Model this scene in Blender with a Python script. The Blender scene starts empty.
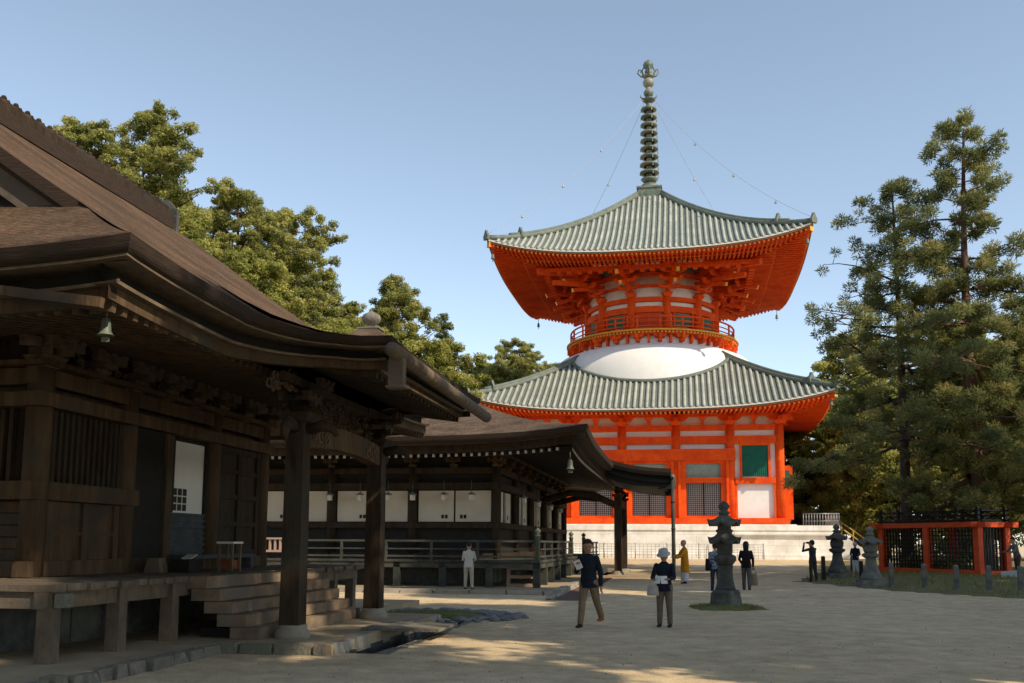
import bpy, bmesh, math, random
import numpy as np
from mathutils import Vector, Matrix
random.seed(7); RNG = np.random.default_rng(7)
SC = bpy.context.scene
COL = SC.collection
A = 0.18                                   # yaw of the temple precinct's grid
CA, SA = math.cos(A), math.sin(A)
PI = math.pi
R = math.radians

def W(u, v, z=0.0):                        # precinct grid -> world
    return Vector((u*CA + v*SA, -u*SA + v*CA, z))
def terr(v):                               # the court rises gently towards the pagoda
    t = min(1.0, max(0.0, (v-26)/46)); return .6*t

# ------------------------------------------------------------------ materials
def new_mat(name):
    m = bpy.data.materials.new(name); m.use_nodes = True
    nt = m.node_tree; b = nt.nodes['Principled BSDF']
    return m, nt, b
def mat(name, c1, c2=None, scale=3.0, rough=.75, bump=.0, stretch=(1,1,1), c3=None, metal=0.0, detail=6.0, fine=None, spec=.3):
    m, nt, b = new_mat(name); N = nt.nodes.new; L = nt.links.new
    b.inputs['Roughness'].default_value = rough
    b.inputs['Metallic'].default_value = metal
    b.inputs['Specular IOR Level'].default_value = spec
    if c2 is None: c2 = tuple(x*.75 for x in c1)
    tc = N('ShaderNodeTexCoord'); mp = N('ShaderNodeMapping'); mp.inputs['Scale'].default_value = stretch
    L(tc.outputs['Object'], mp.inputs['Vector'])
    n1 = N('ShaderNodeTexNoise'); n1.inputs['Scale'].default_value = scale; n1.inputs['Detail'].default_value = detail
    n1.inputs['Roughness'].default_value = .62
    L(mp.outputs[0], n1.inputs['Vector'])
    r = N('ShaderNodeValToRGB'); r.color_ramp.elements[0].position = .32; r.color_ramp.elements[1].position = .68
    r.color_ramp.elements[0].color = (*c2, 1); r.color_ramp.elements[1].color = (*c1, 1)
    L(n1.outputs['Fac'], r.inputs['Fac'])
    out = r.outputs['Color']
    if c3 is not None:
        n2 = N('ShaderNodeTexNoise'); n2.inputs['Scale'].default_value = scale*.23; n2.inputs['Detail'].default_value = 5
        L(tc.outputs['Object'], n2.inputs['Vector'])
        r2 = N('ShaderNodeValToRGB'); r2.color_ramp.elements[0].position = .48; r2.color_ramp.elements[1].position = .66
        L(n2.outputs['Fac'], r2.inputs['Fac'])
        mx = N('ShaderNodeMix'); mx.data_type = 'RGBA'
        L(r2.outputs['Color'], mx.inputs[0]); L(out, mx.inputs[6]); mx.inputs[7].default_value = (*c3, 1)
        out = mx.outputs[2]
    L(out, b.inputs['Base Color'])
    if bump:
        n3 = N('ShaderNodeTexNoise'); n3.inputs['Scale'].default_value = fine or scale*4; n3.inputs['Detail'].default_value = 4
        L(mp.outputs[0], n3.inputs['Vector'])
        bp = N('ShaderNodeBump'); bp.inputs['Strength'].default_value = bump; bp.inputs['Distance'].default_value = .03
        L(n3.outputs['Fac'], bp.inputs['Height']); L(bp.outputs[0], b.inputs['Normal'])
    return m
def bark_courses(m, k=7.0, amt=.55):
    nt = m.node_tree; b = nt.nodes['Principled BSDF']; N = nt.nodes.new; L = nt.links.new
    src = b.inputs['Base Color'].links[0].from_socket
    tc = N('ShaderNodeTexCoord'); w = N('ShaderNodeTexWave'); w.bands_direction = 'Z'; w.inputs['Scale'].default_value = k; w.inputs['Distortion'].default_value = 2.5
    w.inputs['Detail'].default_value = 4; w.inputs['Detail Scale'].default_value = 1.6; L(tc.outputs['Object'], w.inputs['Vector'])
    r = N('ShaderNodeValToRGB'); r.color_ramp.elements[0].position = .15; r.color_ramp.elements[1].position = .6
    r.color_ramp.elements[0].color = (amt,amt,amt,1); r.color_ramp.elements[1].color = (1,1,1,1); L(w.outputs['Fac'], r.inputs['Fac'])
    n = N('ShaderNodeTexNoise'); n.inputs['Scale'].default_value = .9; n.inputs['Detail'].default_value = 6; L(tc.outputs['Object'], n.inputs['Vector'])
    r2 = N('ShaderNodeValToRGB'); r2.color_ramp.elements[0].position = .35; r2.color_ramp.elements[1].position = .65
    r2.color_ramp.elements[0].color = (.62,.64,.62,1); r2.color_ramp.elements[1].color = (1.12,1.08,1.04,1); L(n.outputs['Fac'], r2.inputs['Fac'])
    x = src
    for o in (r, r2):
        q = N('ShaderNodeMix'); q.data_type = 'RGBA'; q.blend_type = 'MULTIPLY'; q.inputs[0].default_value = 1; L(x, q.inputs[6]); L(o.outputs['Color'], q.inputs[7]); x = q.outputs[2]
    L(x, b.inputs['Base Color'])
def leaf_mat(name, dark, light, warm=None, trans=.28):
    m, nt, b = new_mat(name); N = nt.nodes.new; L = nt.links.new
    at = N('ShaderNodeAttribute'); at.attribute_name = 'tint'
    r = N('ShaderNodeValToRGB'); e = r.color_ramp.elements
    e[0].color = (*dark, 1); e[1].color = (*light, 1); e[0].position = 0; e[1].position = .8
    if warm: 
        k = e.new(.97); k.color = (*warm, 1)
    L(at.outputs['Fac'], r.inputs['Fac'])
    b.inputs['Roughness'].default_value = .6; b.inputs['Specular IOR Level'].default_value = .25
    L(r.outputs['Color'], b.inputs['Base Color'])
    t = N('ShaderNodeBsdfTranslucent'); L(r.outputs['Color'], t.inputs['Color'])
    mx = N('ShaderNodeMixShader'); mx.inputs[0].default_value = trans
    L(b.outputs[0], mx.inputs[1]); L(t.outputs[0], mx.inputs[2])
    L(mx.outputs[0], nt.nodes['Material Output'].inputs['Surface'])
    return m
M = {}
M['thatch'] = mat('cypress_bark_thatch', (.235,.15,.098), (.08,.053,.038), 13, .97, 1.0, (.6,1,1.6), c3=(.15,.105,.072), fine=30, spec=.08, detail=12)
M['thatch2'] = mat('cypress_bark_grey', (.22,.15,.105), (.075,.055,.04), 10, .97, 1.0, (1,.6,1.6), c3=(.17,.13,.10), fine=24, spec=.08, detail=12)
bark_courses(M['thatch']); bark_courses(M['thatch2'])
M['barkedge'] = mat('bark_edge', (.06,.038,.026), (.03,.02,.014), 3, .9, .5, (1,1,14), fine=9)
M['wood'] = mat('old_dark_wood', (.072,.048,.03), (.022,.016,.011), 5, .8, .5, (1,1,.18), c3=(.05,.042,.032), fine=26, detail=10, spec=.15)
M['woodwarm'] = mat('old_brown_wood', (.15,.094,.052), (.05,.034,.021), 5, .8, .5, (1,1,.15), c3=(.07,.056,.04), fine=26, detail=10, spec=.15)
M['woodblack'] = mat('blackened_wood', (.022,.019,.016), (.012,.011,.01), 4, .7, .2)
M['woodline'] = mat('pale_eave_board', (.21,.155,.10), (.12,.085,.055), 5, .8, .2)
M['woodgrey'] = mat('weathered_brown_wood', (.20,.15,.10), (.09,.068,.05), 5, .85, .5, (.5,1.5,.5), c3=(.13,.105,.085), fine=25)
M['woodgreen'] = mat('greenish_weathered_wood', (.06,.066,.053), (.03,.033,.028), 4, .8, .3, c3=(.085,.076,.06), fine=22)
M['plaster'] = mat('white_plaster', (.82,.80,.76), (.73,.70,.65), 1.6, .88, .15, c3=(.74,.72,.67), detail=10)
M['panel'] = mat('cream_panel', (.72,.67,.57), (.62,.58,.49), 1.3, .8, .05)
M['verm'] = mat('vermilion_paint', (.86,.112,.012), (.70,.075,.009), 3.2, .72, .15, c3=(.66,.060,.010), spec=.12, detail=9)
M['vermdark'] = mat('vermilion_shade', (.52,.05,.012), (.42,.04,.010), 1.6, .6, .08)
M['tile'] = mat('green_bronze_tile', (.37,.39,.335), (.26,.28,.24), 2.2, .6, .15, c3=(.41,.42,.365), fine=9, detail=9)
M['tilegap'] = mat('green_bronze_pan_tile', (.16,.175,.145), (.11,.122,.10), 1.4, .7, .15)
M['doorpanel'] = mat('pale_pink_door_panel', (.78,.68,.64), (.70,.60,.56), 1.5, .7)
M['tiledark'] = mat('green_bronze_ridge', (.16,.18,.145), (.10,.12,.095), 2, .6, .15)
M['patina'] = mat('bronze_patina', (.17,.20,.155), (.07,.095,.08), 2.5, .55, .15, c3=(.25,.25,.19), metal=.2)
M['gold'] = mat('gilt_metal', (.85,.50,.09), (.70,.38,.06), 3, .4, 0, metal=.4)
M['ochre'] = mat('ochre_paint', (.80,.40,.05), (.66,.30,.035), 3, .6)
M['greenwin'] = mat('green_slats', (.012,.15,.095), (.008,.11,.07), 3, .6)
M['greywin'] = mat('grey_green_transom', (.26,.31,.27), (.20,.245,.21), 3, .7)
def block_mat(name, c1, c2, mortar, sx, sy):
    m, nt, b = new_mat(name); N = nt.nodes.new; L = nt.links.new
    tc = N('ShaderNodeTexCoord'); sp = N('ShaderNodeSeparateXYZ'); L(tc.outputs['Object'], sp.inputs[0])
    ad = N('ShaderNodeMath'); ad.operation = 'ADD'; L(sp.outputs[0], ad.inputs[0]); L(sp.outputs[1], ad.inputs[1])
    cb = N('ShaderNodeCombineXYZ'); L(ad.outputs[0], cb.inputs[0]); L(sp.outputs[2], cb.inputs[1])
    br = N('ShaderNodeTexBrick'); L(cb.outputs[0], br.inputs['Vector'])
    br.inputs['Color1'].default_value = (*c1,1); br.inputs['Color2'].default_value = (*c2,1); br.inputs['Mortar'].default_value = (*mortar,1)
    br.inputs['Scale'].default_value = 1; br.inputs['Mortar Size'].default_value = .012; br.inputs['Brick Width'].default_value = sx; br.inputs['Row Height'].default_value = sy
    no = N('ShaderNodeTexNoise'); no.inputs['Scale'].default_value = 1.3; no.inputs['Detail'].default_value = 8; L(tc.outputs['Object'], no.inputs['Vector'])
    rp = N('ShaderNodeValToRGB'); rp.color_ramp.elements[0].color = (.82,.80,.77,1); rp.color_ramp.elements[1].color = (1,1,1,1); rp.color_ramp.elements[0].position = .35; rp.color_ramp.elements[1].position = .6
    L(no.outputs['Fac'], rp.inputs['Fac'])
    mx = N('ShaderNodeMix'); mx.data_type = 'RGBA'; mx.blend_type = 'MULTIPLY'; mx.inputs[0].default_value = 1
    L(br.outputs['Color'], mx.inputs[6]); L(rp.outputs['Color'], mx.inputs[7]); L(mx.outputs[2], b.inputs['Base Color'])
    b.inputs['Roughness'].default_value = .85
    return m
M['podium'] = block_mat('pale_granite_blocks', (.90,.87,.80), (.86,.83,.76), (.60,.57,.50), 1.9, .82)
M['stone'] = mat('grey_stone', (.27,.235,.19), (.11,.10,.085), 4.5, .95, .9, c3=(.17,.165,.12), fine=18, detail=10)
M['stonedark'] = mat('lichen_dark_stone', (.10,.10,.092), (.045,.046,.043), 4, .95, .7, c3=(.16,.165,.13), fine=16)
M['stonelant'] = mat('grey_lantern_stone', (.20,.20,.18), (.10,.10,.09), 4, .95, .6, c3=(.27,.27,.23), fine=16)
M['stonelit'] = mat('pale_stone', (.36,.31,.24), (.23,.20,.16), 2.2, .9, .5, c3=(.34,.31,.26), fine=16)
M['slate'] = mat('grey_cobble', (.25,.245,.24), (.12,.12,.122), 3, .85, .4)
M['steel'] = mat('grey_metal', (.30,.30,.29), (.22,.22,.21), 5, .45, 0, metal=.6)
M['wire'] = mat('chain_wire', (.42,.42,.38), (.3,.3,.28), 5, .5)
M['brass'] = mat('brass_rail', (.50,.33,.10), (.38,.24,.07), 4, .45, 0, metal=.3)
M['black'] = mat('black_paint', (.016,.016,.016), (.01,.01,.01), 4, .5)
M['white'] = mat('white_paint', (.78,.77,.74), (.7,.69,.66), 3, .7)
M['tipwhite'] = mat('white_rafter_tip', (.62,.60,.52), (.5,.48,.42), 6, .8)
M['bark'] = mat('conifer_bark', (.12,.085,.06), (.05,.036,.027), 3, .95, .8, (1,1,.25), fine=12)
M['redbark'] = mat('red_pine_bark', (.19,.105,.066), (.085,.05,.035), 3, .95, .8, (1,1,.25), c3=(.15,.09,.06), fine=12)
M['skin'] = mat('skin', (.42,.24,.16), (.38,.21,.14), 6, .55)
M['hair'] = mat('black_hair', (.014,.012,.011), (.008,.007,.007), 9, .45)
M['paleblue'] = mat('pale_blue_board', (.50,.56,.62), (.42,.48,.54), 3, .6)
M['redbrown'] = mat('red_brown_box', (.30,.08,.03), (.2,.05,.02), 4, .6)
M['stairwood'] = mat('worn_brown_stair_wood', (.30,.21,.13), (.13,.095,.065), 4, .85, .5, (.5,.5,.5), c3=(.17,.145,.12), fine=25)
M['woodmid'] = mat('weathered_bracket_wood', (.19,.14,.095), (.07,.052,.036), 6, .85, .4, c3=(.12,.10,.08), fine=24, detail=9, spec=.12)
M['lips'] = mat('lips', (.30,.10,.08), (.28,.09,.07), 9, .5)

# ------------------------------------------------------------------ mesh builder
class MB:
    def __init__(s): s.v = []; s.f = []; s.mi = []; s.sm = []; s.n = 0; s.X = None
    def add(s, vs, fs, mi=0, sm=False):
        vs = np.asarray(vs, float).reshape(-1, 3)
        if s.X is not None: vs = vs @ s.X[:3, :3].T + s.X[:3, 3]
        s.v.append(vs); o = s.n; s.n += len(vs)
        s.f += [tuple(i+o for i in f) for f in fs]; s.mi += [mi]*len(fs); s.sm += [sm]*len(fs)
    def rot(s, k): # quarter turns about z
        c, n = round(math.cos(k*PI/2)), round(math.sin(k*PI/2))
        s.X = np.array([[c,-n,0,0],[n,c,0,0],[0,0,1,0],[0,0,0,1.]]); return s
    def spin(s, a, t=(0,0,0)):
        c, n = math.cos(a), math.sin(a)
        s.X = np.array([[c,-n,0,t[0]],[n,c,0,t[1]],[0,0,1,t[2]],[0,0,0,1.]]); return s
    def box(s, x0, x1, y0, y1, z0, z1, mi=0):
        s.add([(x,y,z) for z in (z0,z1) for x,y in ((x0,y0),(x1,y0),(x1,y1),(x0,y1))],
              [(0,3,2,1),(4,5,6,7),(0,1,5,4),(1,2,6,5),(2,3,7,6),(3,0,4,7)], mi); return s
    def taper(s, cx, cy, z0, z1, a0, b0, a1, b1, mi=0):
        s.add([(cx+sx*a, cy+sy*b, z) for z,a,b in ((z0,a0,b0),(z1,a1,b1)) for sx,sy in ((-1,-1),(1,-1),(1,1),(-1,1))],
              [(0,3,2,1),(4,5,6,7),(0,1,5,4),(1,2,6,5),(2,3,7,6),(3,0,4,7)], mi); return s
    def beam(s, p0, p1, w, h, mi=0, up=(0,0,1), w1=None, h1=None):
        p0 = np.array(p0, float); p1 = np.array(p1, float); d = p1-p0; d /= np.linalg.norm(d)
        up = np.array(up, float); x = np.cross(d, up); nx = np.linalg.norm(x)
        if nx < 1e-6: x = np.array((1.,0,0)); nx = 1
        x /= nx; y = np.cross(x, d)
        vs = []
        for p, ww, hh in ((p0, w, h), (p1, w1 or w, h1 or h)):
            for a, b in ((-1,-1),(1,-1),(1,1),(-1,1)): vs.append(p + x*a*ww/2 + y*b*hh/2)
        s.add(vs, [(0,3,2,1),(4,5,6,7),(0,1,5,4),(1,2,6,5),(2,3,7,6),(3,0,4,7)], mi); return s
    def tube(s, pts, rad, n=8, mi=0, sm=True, cap=True, closed=False):
        P = np.array(pts, float); m = len(P)
        if np.isscalar(rad): rad = [rad]*m
        vs = []; prev = None
        for i in range(m):
            if closed: t = P[(i+1) % m]-P[i-1]
            else: t = P[min(i+1, m-1)]-P[max(i-1, 0)]
            t = t/(np.linalg.norm(t)+1e-12)
            if prev is None:
                a = np.array((0,0,1.)) if abs(t[2]) < .9 else np.array((1.,0,0))
                x = np.cross(t, a)
            else: x = prev - t*np.dot(prev, t)
            x /= np.linalg.norm(x)+1e-12; prev = x; y = np.cross(t, x)
            for k in range(n):
                a = 2*PI*k/n; vs.append(P[i] + rad[i]*(x*math.cos(a)+y*math.sin(a)))
        fs = []
        for i in range(m if closed else m-1):
            j = (i+1) % m
            for k in range(n): fs.append((i*n+k, i*n+(k+1) % n, j*n+(k+1) % n, j*n+k))
        if cap and not closed: fs += [tuple(range(n-1, -1, -1)), tuple((m-1)*n+k for k in range(n))]
        s.add(vs, fs, mi, sm); return s
    def lathe(s, prof, n=24, c=(0,0), mi=0, sm=True, phase=0.0, sq=None):
        vs = []
        for r, z in prof:
            for k in range(n):
                a = 2*PI*(k+phase)/n; vs.append((c[0]+r*math.cos(a), c[1]+r*math.sin(a), z))
        fs = []
        for i in range(len(prof)-1):
            for k in range(n): fs.append((i*n+k, i*n+(k+1) % n, (i+1)*n+(k+1) % n, (i+1)*n+k))
        if prof[0][0] > 1e-4: fs.append(tuple(range(n-1, -1, -1)))
        if prof[-1][0] > 1e-4: fs.append(tuple((len(prof)-1)*n+k for k in range(n)))
        s.add(vs, fs, mi, sm); return s
    def grid(s, fn, nu, nv, mi=0, sm=True, flip=False):
        vs = [fn(i/nu, j/nv) for j in range(nv+1) for i in range(nu+1)]
        fs = []
        for j in range(nv):
            for i in range(nu):
                a = j*(nu+1)+i; q = (a, a+1, a+nu+2, a+nu+1)
                fs.append(q[::-1] if flip else q)
        s.add(vs, fs, mi, sm); return s
    def ball(s, c, r, n=10, m=7, mi=0, sc=(1,1,1)):
        prof = [(math.sin(PI*i/m), -math.cos(PI*i/m)) for i in range(m+1)]
        vs = [(c[0], c[1], c[2]-r*sc[2])]; 
        for i in range(1, m):
            for k in range(n):
                a = 2*PI*k/n; vs.append((c[0]+r*sc[0]*prof[i][0]*math.cos(a), c[1]+r*sc[1]*prof[i][0]*math.sin(a), c[2]+r*sc[2]*prof[i][1]))
        vs.append((c[0], c[1], c[2]+r*sc[2])); fs = []
        for k in range(n): fs.append((0, 1+(k+1) % n, 1+k))
        for i in range(m-2):
            for k in range(n):
                a = 1+i*n; b = a+n; fs.append((a+k, a+(k+1) % n, b+(k+1) % n, b+k))
        o = 1+(m-2)*n
        for k in range(n): fs.append((o+k, o+(k+1) % n, len(vs)-1))
        s.add(vs, fs, mi, True); return s
    def mesh(s, name, mats):
        me = bpy.data.meshes.new(name)
        V = np.concatenate(s.v) if s.v else np.zeros((0,3))
        me.from_pydata(V.tolist(), [], s.f)
        for m in mats: me.materials.append(m)
        me.polygons.foreach_set('material_index', s.mi); me.polygons.foreach_set('use_smooth', s.sm)
        me.update(); return me
    def build(s, name, mats, parent=None, **kw):
        if not isinstance(mats, (list, tuple)): mats = [mats]
        o = bpy.data.objects.new(name, s.mesh(name, mats)); COL.objects.link(o)
        if parent is not None: o.parent = parent
        for k, v in kw.items(): o[k] = v
        return o

def thing(name, label, cat, u, v, z=0.0, rot=0.0, group=None):
    o = bpy.data.objects.new(name, None); COL.objects.link(o); o.empty_display_size = .2
    o.location = W(u, v, z); o.rotation_euler = (0, 0, -A+rot)
    o['label'] = label; o['category'] = cat
    if group: o['group'] = group
    return o
def tag(o, label, cat, group=None):
    o['label'] = label; o['category'] = cat
    if group: o['group'] = group
    return o
def copy_tree(o, parent=None):
    c = o.copy(); COL.objects.link(c)
    if parent is not None: c.parent = parent
    for ch in list(o.children): copy_tree(ch, c)
    return c
def struct(o): o['kind'] = 'structure'; return o
def place(o, u, v, z=0, rot=0.0): o.location = W(u, v, z); o.rotation_euler = (0,0,-A+rot); return o
# ------------------------------------------------------------------ the two-storied pagoda
def pyramid_roof(name, hw, ktop, prof, upt, pw, mats, parent, rib=.49, ribr=.135, nseg=14, thick=.22):
    """tiled pyramid roof: hw half width of the eave, ktop scale at the top, prof(t) height, upt corner upturn"""
    def pt(s, t, dz=0):
        k = 1-t*(1-ktop)
        return (s*hw*k, -hw*k, prof(t)+upt*abs(s)**pw*(1-t)**2+dz)
    mb = MB()
    for q in range(4):
        mb.rot(q)
        mb.grid(lambda a, b: pt(2*a-1, b), 40, nseg, 1, True)
        mb.grid(lambda a, b: pt(2*a-1, 0, -thick*b), 40, 1, 1, True, flip=True)
        n = int(hw/rib)
        for i in range(-n, n+1):
            l = i*rib; tm = (1-abs(l)/hw)/(1-ktop)
            tm = min(1.0, tm)-.012
            if tm < .03: continue
            m = max(2, int(nseg*tm)+1); pts = []
            for j in range(m+1):
                t = tm*j/m; k = 1-t*(1-ktop)
                p = pt(l/(hw*k), t, .035); pts.append(p)
            p0 = np.array(pts[0]); d0 = p0-np.array(pts[1]); pts[0] = tuple(p0+d0/np.linalg.norm(d0)*.09)
            mb.tube(pts, ribr, 6, 0, True)
    roof = mb.build(name, mats, parent)
    for q in range(4):
        h = MB(); h.rot(q); pts = [pt(-1, t, .16) for t in np.linspace(0, 1, 16)]
        pts2 = [pts[0]]
        h.tube(pts, [.24]*len(pts), 8, 0)
        h.tube([(p[0], p[1], p[2]+.24) for p in pts[2:]], .15, 8, 0)
        hr = h.build('hip_ridge', M['tiledark'], roof)
        p = np.array(pts[0]); o = np.array((-.7071, -.7071, 0))
        for c in (p+o*.1, np.array(pts[3])+np.array((0,0,.2))):
            e = MB(); e.rot(q); x = np.array((.7071, -.7071, 0))
            V = [c+x*a1+np.array((0,0,z1))+o*t for t in (-.1,.1) for a1,z1 in ((-.3,-.2),(.3,-.2),(.34,.12),(.2,.34),(.07,.62),(-.07,.62),(-.2,.34),(-.34,.12))]
            e.add(V, [tuple(range(8)), tuple(range(15,7,-1))]+[(i,(i+1)%8+0,(i+1)%8+8,i+8)[::-1] for i in range(8)])
            e.build('ridge_end_tile', M['tiledark'], hr)
    return roof, pt

def ring_beam(mb, d, w, z0, z1, mi=0):
    """square ring of beams, outer face at d, mitre-free (butted)"""
    for q in range(4):
        mb.rot(q)
        ext = d if q % 2 == 0 else d-w
        mb.box(-ext, ext, -d, -d+w, z0, z1, mi)
    mb.X = None

def build_pagoda():
    PU, PV = -2.76, 88.18
    P = thing('pagoda', 'tall vermilion and white two-storied pagoda with green roofs and bronze spire', 'pagoda', PU, PV, 0)
    # stone podium
    mb = MB()
    mb.box(-14.1, 14.1, -14.1, 14.1, .3, 2.78); mb.box(-14.18, 14.18, -14.18, 14.18, 2.78, 3.16)
    mb.box(-14.25, 14.25, -14.25, 14.25, .2, .98)
    for q in (0,):
        mb.box(6.5, 14.1, -14.3, -14.105, 2.42, 2.56)
    # offset ledge of the walkway
    mb.box(-11.4, 11.4, -11.4, 11.4, 3.16, 3.29)
    pod = mb.build('podium', M['podium'], P)
    # stairs at the right hand side with their cheeks
    st = MB()
    for i in range(8):
        st.box(14.5+i*.42, 14.5+(i+1)*.42, -6, 6, .3, 3.1-i*.33)
    for sy in (-6.35, 6.35):
        st.add([(14.5,sy-.34,.2),(18.3,sy-.34,.2),(18.3,sy-.34,.55),(14.5,sy-.34,3.3),(14.5,sy+.34,.2),(18.3,sy+.34,.2),(18.3,sy+.34,.55),(14.5,sy+.34,3.3)],
               [(0,1,2,3),(7,6,5,4),(0,4,5,1),(1,5,6,2),(2,6,7,3),(3,7,4,0)])
    st.build('podium_stair', M['podium'], P)
    # an open side door swung out on the right
    od = MB(); od.box(10.75, 11.75, -6.3, -6.12, 3.8, 8.3); o = od.build('open_door', M['verm'], P)
    od = MB(); od.box(10.95, 11.45, -6.36, -6.305, 6.6, 7.9); od.build('door_panel', M['greenwin'], o)
    hr = MB()
    for sy in (-6.35, 6.35):
        for dz in (.55, 1.05): hr.tube([(14.2,sy,3.2+dz),(14.6,sy,3.2+dz),(18.2,sy,.5+dz)], .06, 8)
        for t in (0,.25,.5,.75,1): hr.tube([(14.6+3.6*t,sy,3.1-2.7*t),(14.6+3.6*t,sy,4.25-2.7*t)], .055, 8)
    hr.build('handrail', M['brass'], P)
    fb = MB()
    for x in np.linspace(11.6, 14.2, 14): fb.tube([(x,-13.9,3.16),(x,-13.9,4.05)], .035, 6)
    for y in np.linspace(-13.9, -7, 30): fb.tube([(14.2,y,3.16),(14.2,y,4.05)], .035, 6)
    for z in (3.5, 4.05): fb.tube([(11.6,-13.9,z),(14.2,-13.9,z),(14.2,-7,z)], .04, 6)
    fb.build('podium_railing', M['steel'], P)
    # lower body
    b = 10.35
    w = MB(); w.box(-b+.05, b-.05, -b+.05, b-.05, 3.29, 12.6); w.build('wall', M['plaster'], P)
    pil = MB().lathe([(.36, 3.4), (.36, 11.9)], 14)
    pme = pil.mesh('pillar', [M['verm']])
    spots = set()
    for l in (-10.35, -6.49, -2.19, 2.19, 6.49, 10.35):
        for s in (-1, 1): spots.add((l, s*b)); spots.add((s*b, l))
    for x, y in sorted(spots):
        o = bpy.data.objects.new('pillar', pme); COL.objects.link(o); o.parent = P; o.location = (x, y, 0)
    for d, wd, z0, z1, nm in ((b+.62, 1.0, 3.292, 3.80, 'sill_beam'), (b+.22, .5, 9.80, 10.42, 'tie_beam'), (b+.20, .5, 10.88, 11.32, 'tie_beam')):
        t = MB(); ring_beam(t, d, wd, z0, z1); t.build(nm, M['verm'], P)
    for q in range(4):
        t = MB().rot(q); t.box(-6.9, 6.9, -b-.44, -b+.02, 8.42, 9.36); t.box(-6.7, 6.7, -b-.30, -b+.02, 6.62, 7.06)
        for l0, l1 in ((-10.0, -6.85), (6.85, 10.0)):
            t.box(l0, l1, -b-.28, -b+.02, 6.55, 7.0); 
        t.build('lintel', M['verm'], P)
        # doors
        for c in (-4.34, 0, 4.34):
            j = MB().rot(q)
            for s in (-1, 1):
                x0, x1 = sorted((c+s*1.36, c+s*1.80)); j.box(x0, x1, -b-.24, -b+.02, 3.8, 8.42)
                x0, x1 = sorted((c+s*1.803, c+s*2.0)); j.box(x0, x1, -b-.5, -b+.02, 3.8, 8.40)
            j.box(c-1.36, c+1.36, -b-.2, -b+.02, 3.8, 3.98); j.box(c-1.36, c+1.36, -b-.2, -b+.02, 8.2, 8.42)
            fr = j.build('door_frame', M['verm'], P)
            pn = MB().rot(q); pn.box(c-1.36, c+1.36, -b-.03, -b+.03, 3.98, 6.62); D = pn.build('lattice_door', M['doorpanel'], P)
            lt = MB().rot(q)
            for i in range(17):
                x = c-1.36+2.72*i/16; ww = .06 if i in (0, 8, 16) else .022
                lt.box(max(c-1.36, x-ww), min(c+1.36, x+ww), -b-.10, -b-.034, 3.98, 6.62)
            for i in range(17):
                z = 3.98+2.64*i/16; lt.box(c-1.35, c+1.35, -b-.125, -b-.104, max(3.982, z-.021), min(6.618, z+.021))
            lt.build('lattice', M['woodblack'], D)
            tr = MB().rot(q); tr.box(c-1.36, c+1.36, -b-.04, -b+.03, 7.06, 8.2)
            tr.build('transom', M['greywin'], P)
        for c in (-8.42, 8.42):
            wn = MB().rot(q); wn.box(c-1.02, c+1.02, -b-.06, -b+.03, 7.16, 9.66)
            for i in range(14):
                x = c-1.0+2.0*i/13; wn.box(x-.045, x+.045, -b-.12, -b-.058, 7.16, 9.66)
            gw = wn.build('green_window', M['greenwin'], P)
            wf = MB().rot(q)
            for s in (-1, 1):
                x0, x1 = sorted((c+s*1.02, c+s*1.2)); wf.box(x0, x1, -b-.2, -b+.02, 7.0, 9.8)
            wf.box(c-1.02, c+1.02, -b-.2, -b+.02, 9.62, 9.8)
            wf.build('window_frame', M['verm'], gw)
            for s in (-1, 1):
                pf = MB().rot(q); x0, x1 = sorted((c+s*1.42, c+s*1.6)); pf.box(x0, x1, -b-.18, -b+.02, 3.8, 6.55)
                pf.build('panel_frame', M['verm'], P)
    # brackets of the lower roof
    for q in range(4):
        k = MB().rot(q)
        for l in (-10.35, -6.49, -2.19, 2.19, 6.49, 10.35):
            k.taper(l, -b-.12, 11.32, 11.62, .3, .36, .46, .5); 
            k.add([(l-1.0,-b-.55,11.98),(l-.75,-b-.55,11.72),(l-.5,-b-.55,11.62),(l+.5,-b-.55,11.62),(l+.75,-b-.55,11.72),(l+1.0,-b-.55,11.98),
                   (l-1.0,-b+.1,11.98),(l-.75,-b+.1,11.72),(l-.5,-b+.1,11.62),(l+.5,-b+.1,11.62),(l+.75,-b+.1,11.72),(l+1.0,-b+.1,11.98)],
                  [(0,1,2,3,4,5),(11,10,9,8,7,6),(0,6,7,1),(1,7,8,2),(2,8,9,3),(3,9,10,4),(4,10,11,5),(5,11,6,0)])
            k.box(l-.16, l+.16, -b-1.1, -b+.1, 11.64, 11.9)
        for l in (-8.42, -4.34, 0, 4.34, 8.42):
            k.box(l-.11, l+.11, -b-.2, -b+.05, 11.32, 11.75); k.taper(l, -b-.12, 11.75, 11.98, .18, .2, .34, .3)
        k.box(-11.2, 11.2, -b-.62, -b-.2, 11.98, 12.2)
        k.build('bracket_row', M['verm'], P)
    # lower roof
    hw, top = 14.3, 6.2
    kt = top/hw
    prof = lambda t: 12.28 + (lambda x: .60*x+.0095*x*x)(t*(hw-top))
    roof, pt = pyramid_roof('lower_roof', hw, kt, prof, 1.25, 3.2, [M['tile'], M['tilegap']], P)
    eave_underside(P, 'lower', hw-.12, b+.1, 12.04, 12.45, 1.25, 3.2, hw, None)
    # white dome
    d = MB().lathe([(10.05, 14.2), (10.0, 15.2), (9.85, 16.3), (9.6, 17.1), (9.15, 17.9), (8.5, 18.45), (7.7, 18.8), (6.5, 19.0), (5.5, 19.02)], 96)
    d.build('white_dome', M['plaster'], P)
    # tile edging where the roof meets the dome
    pts = []
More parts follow.
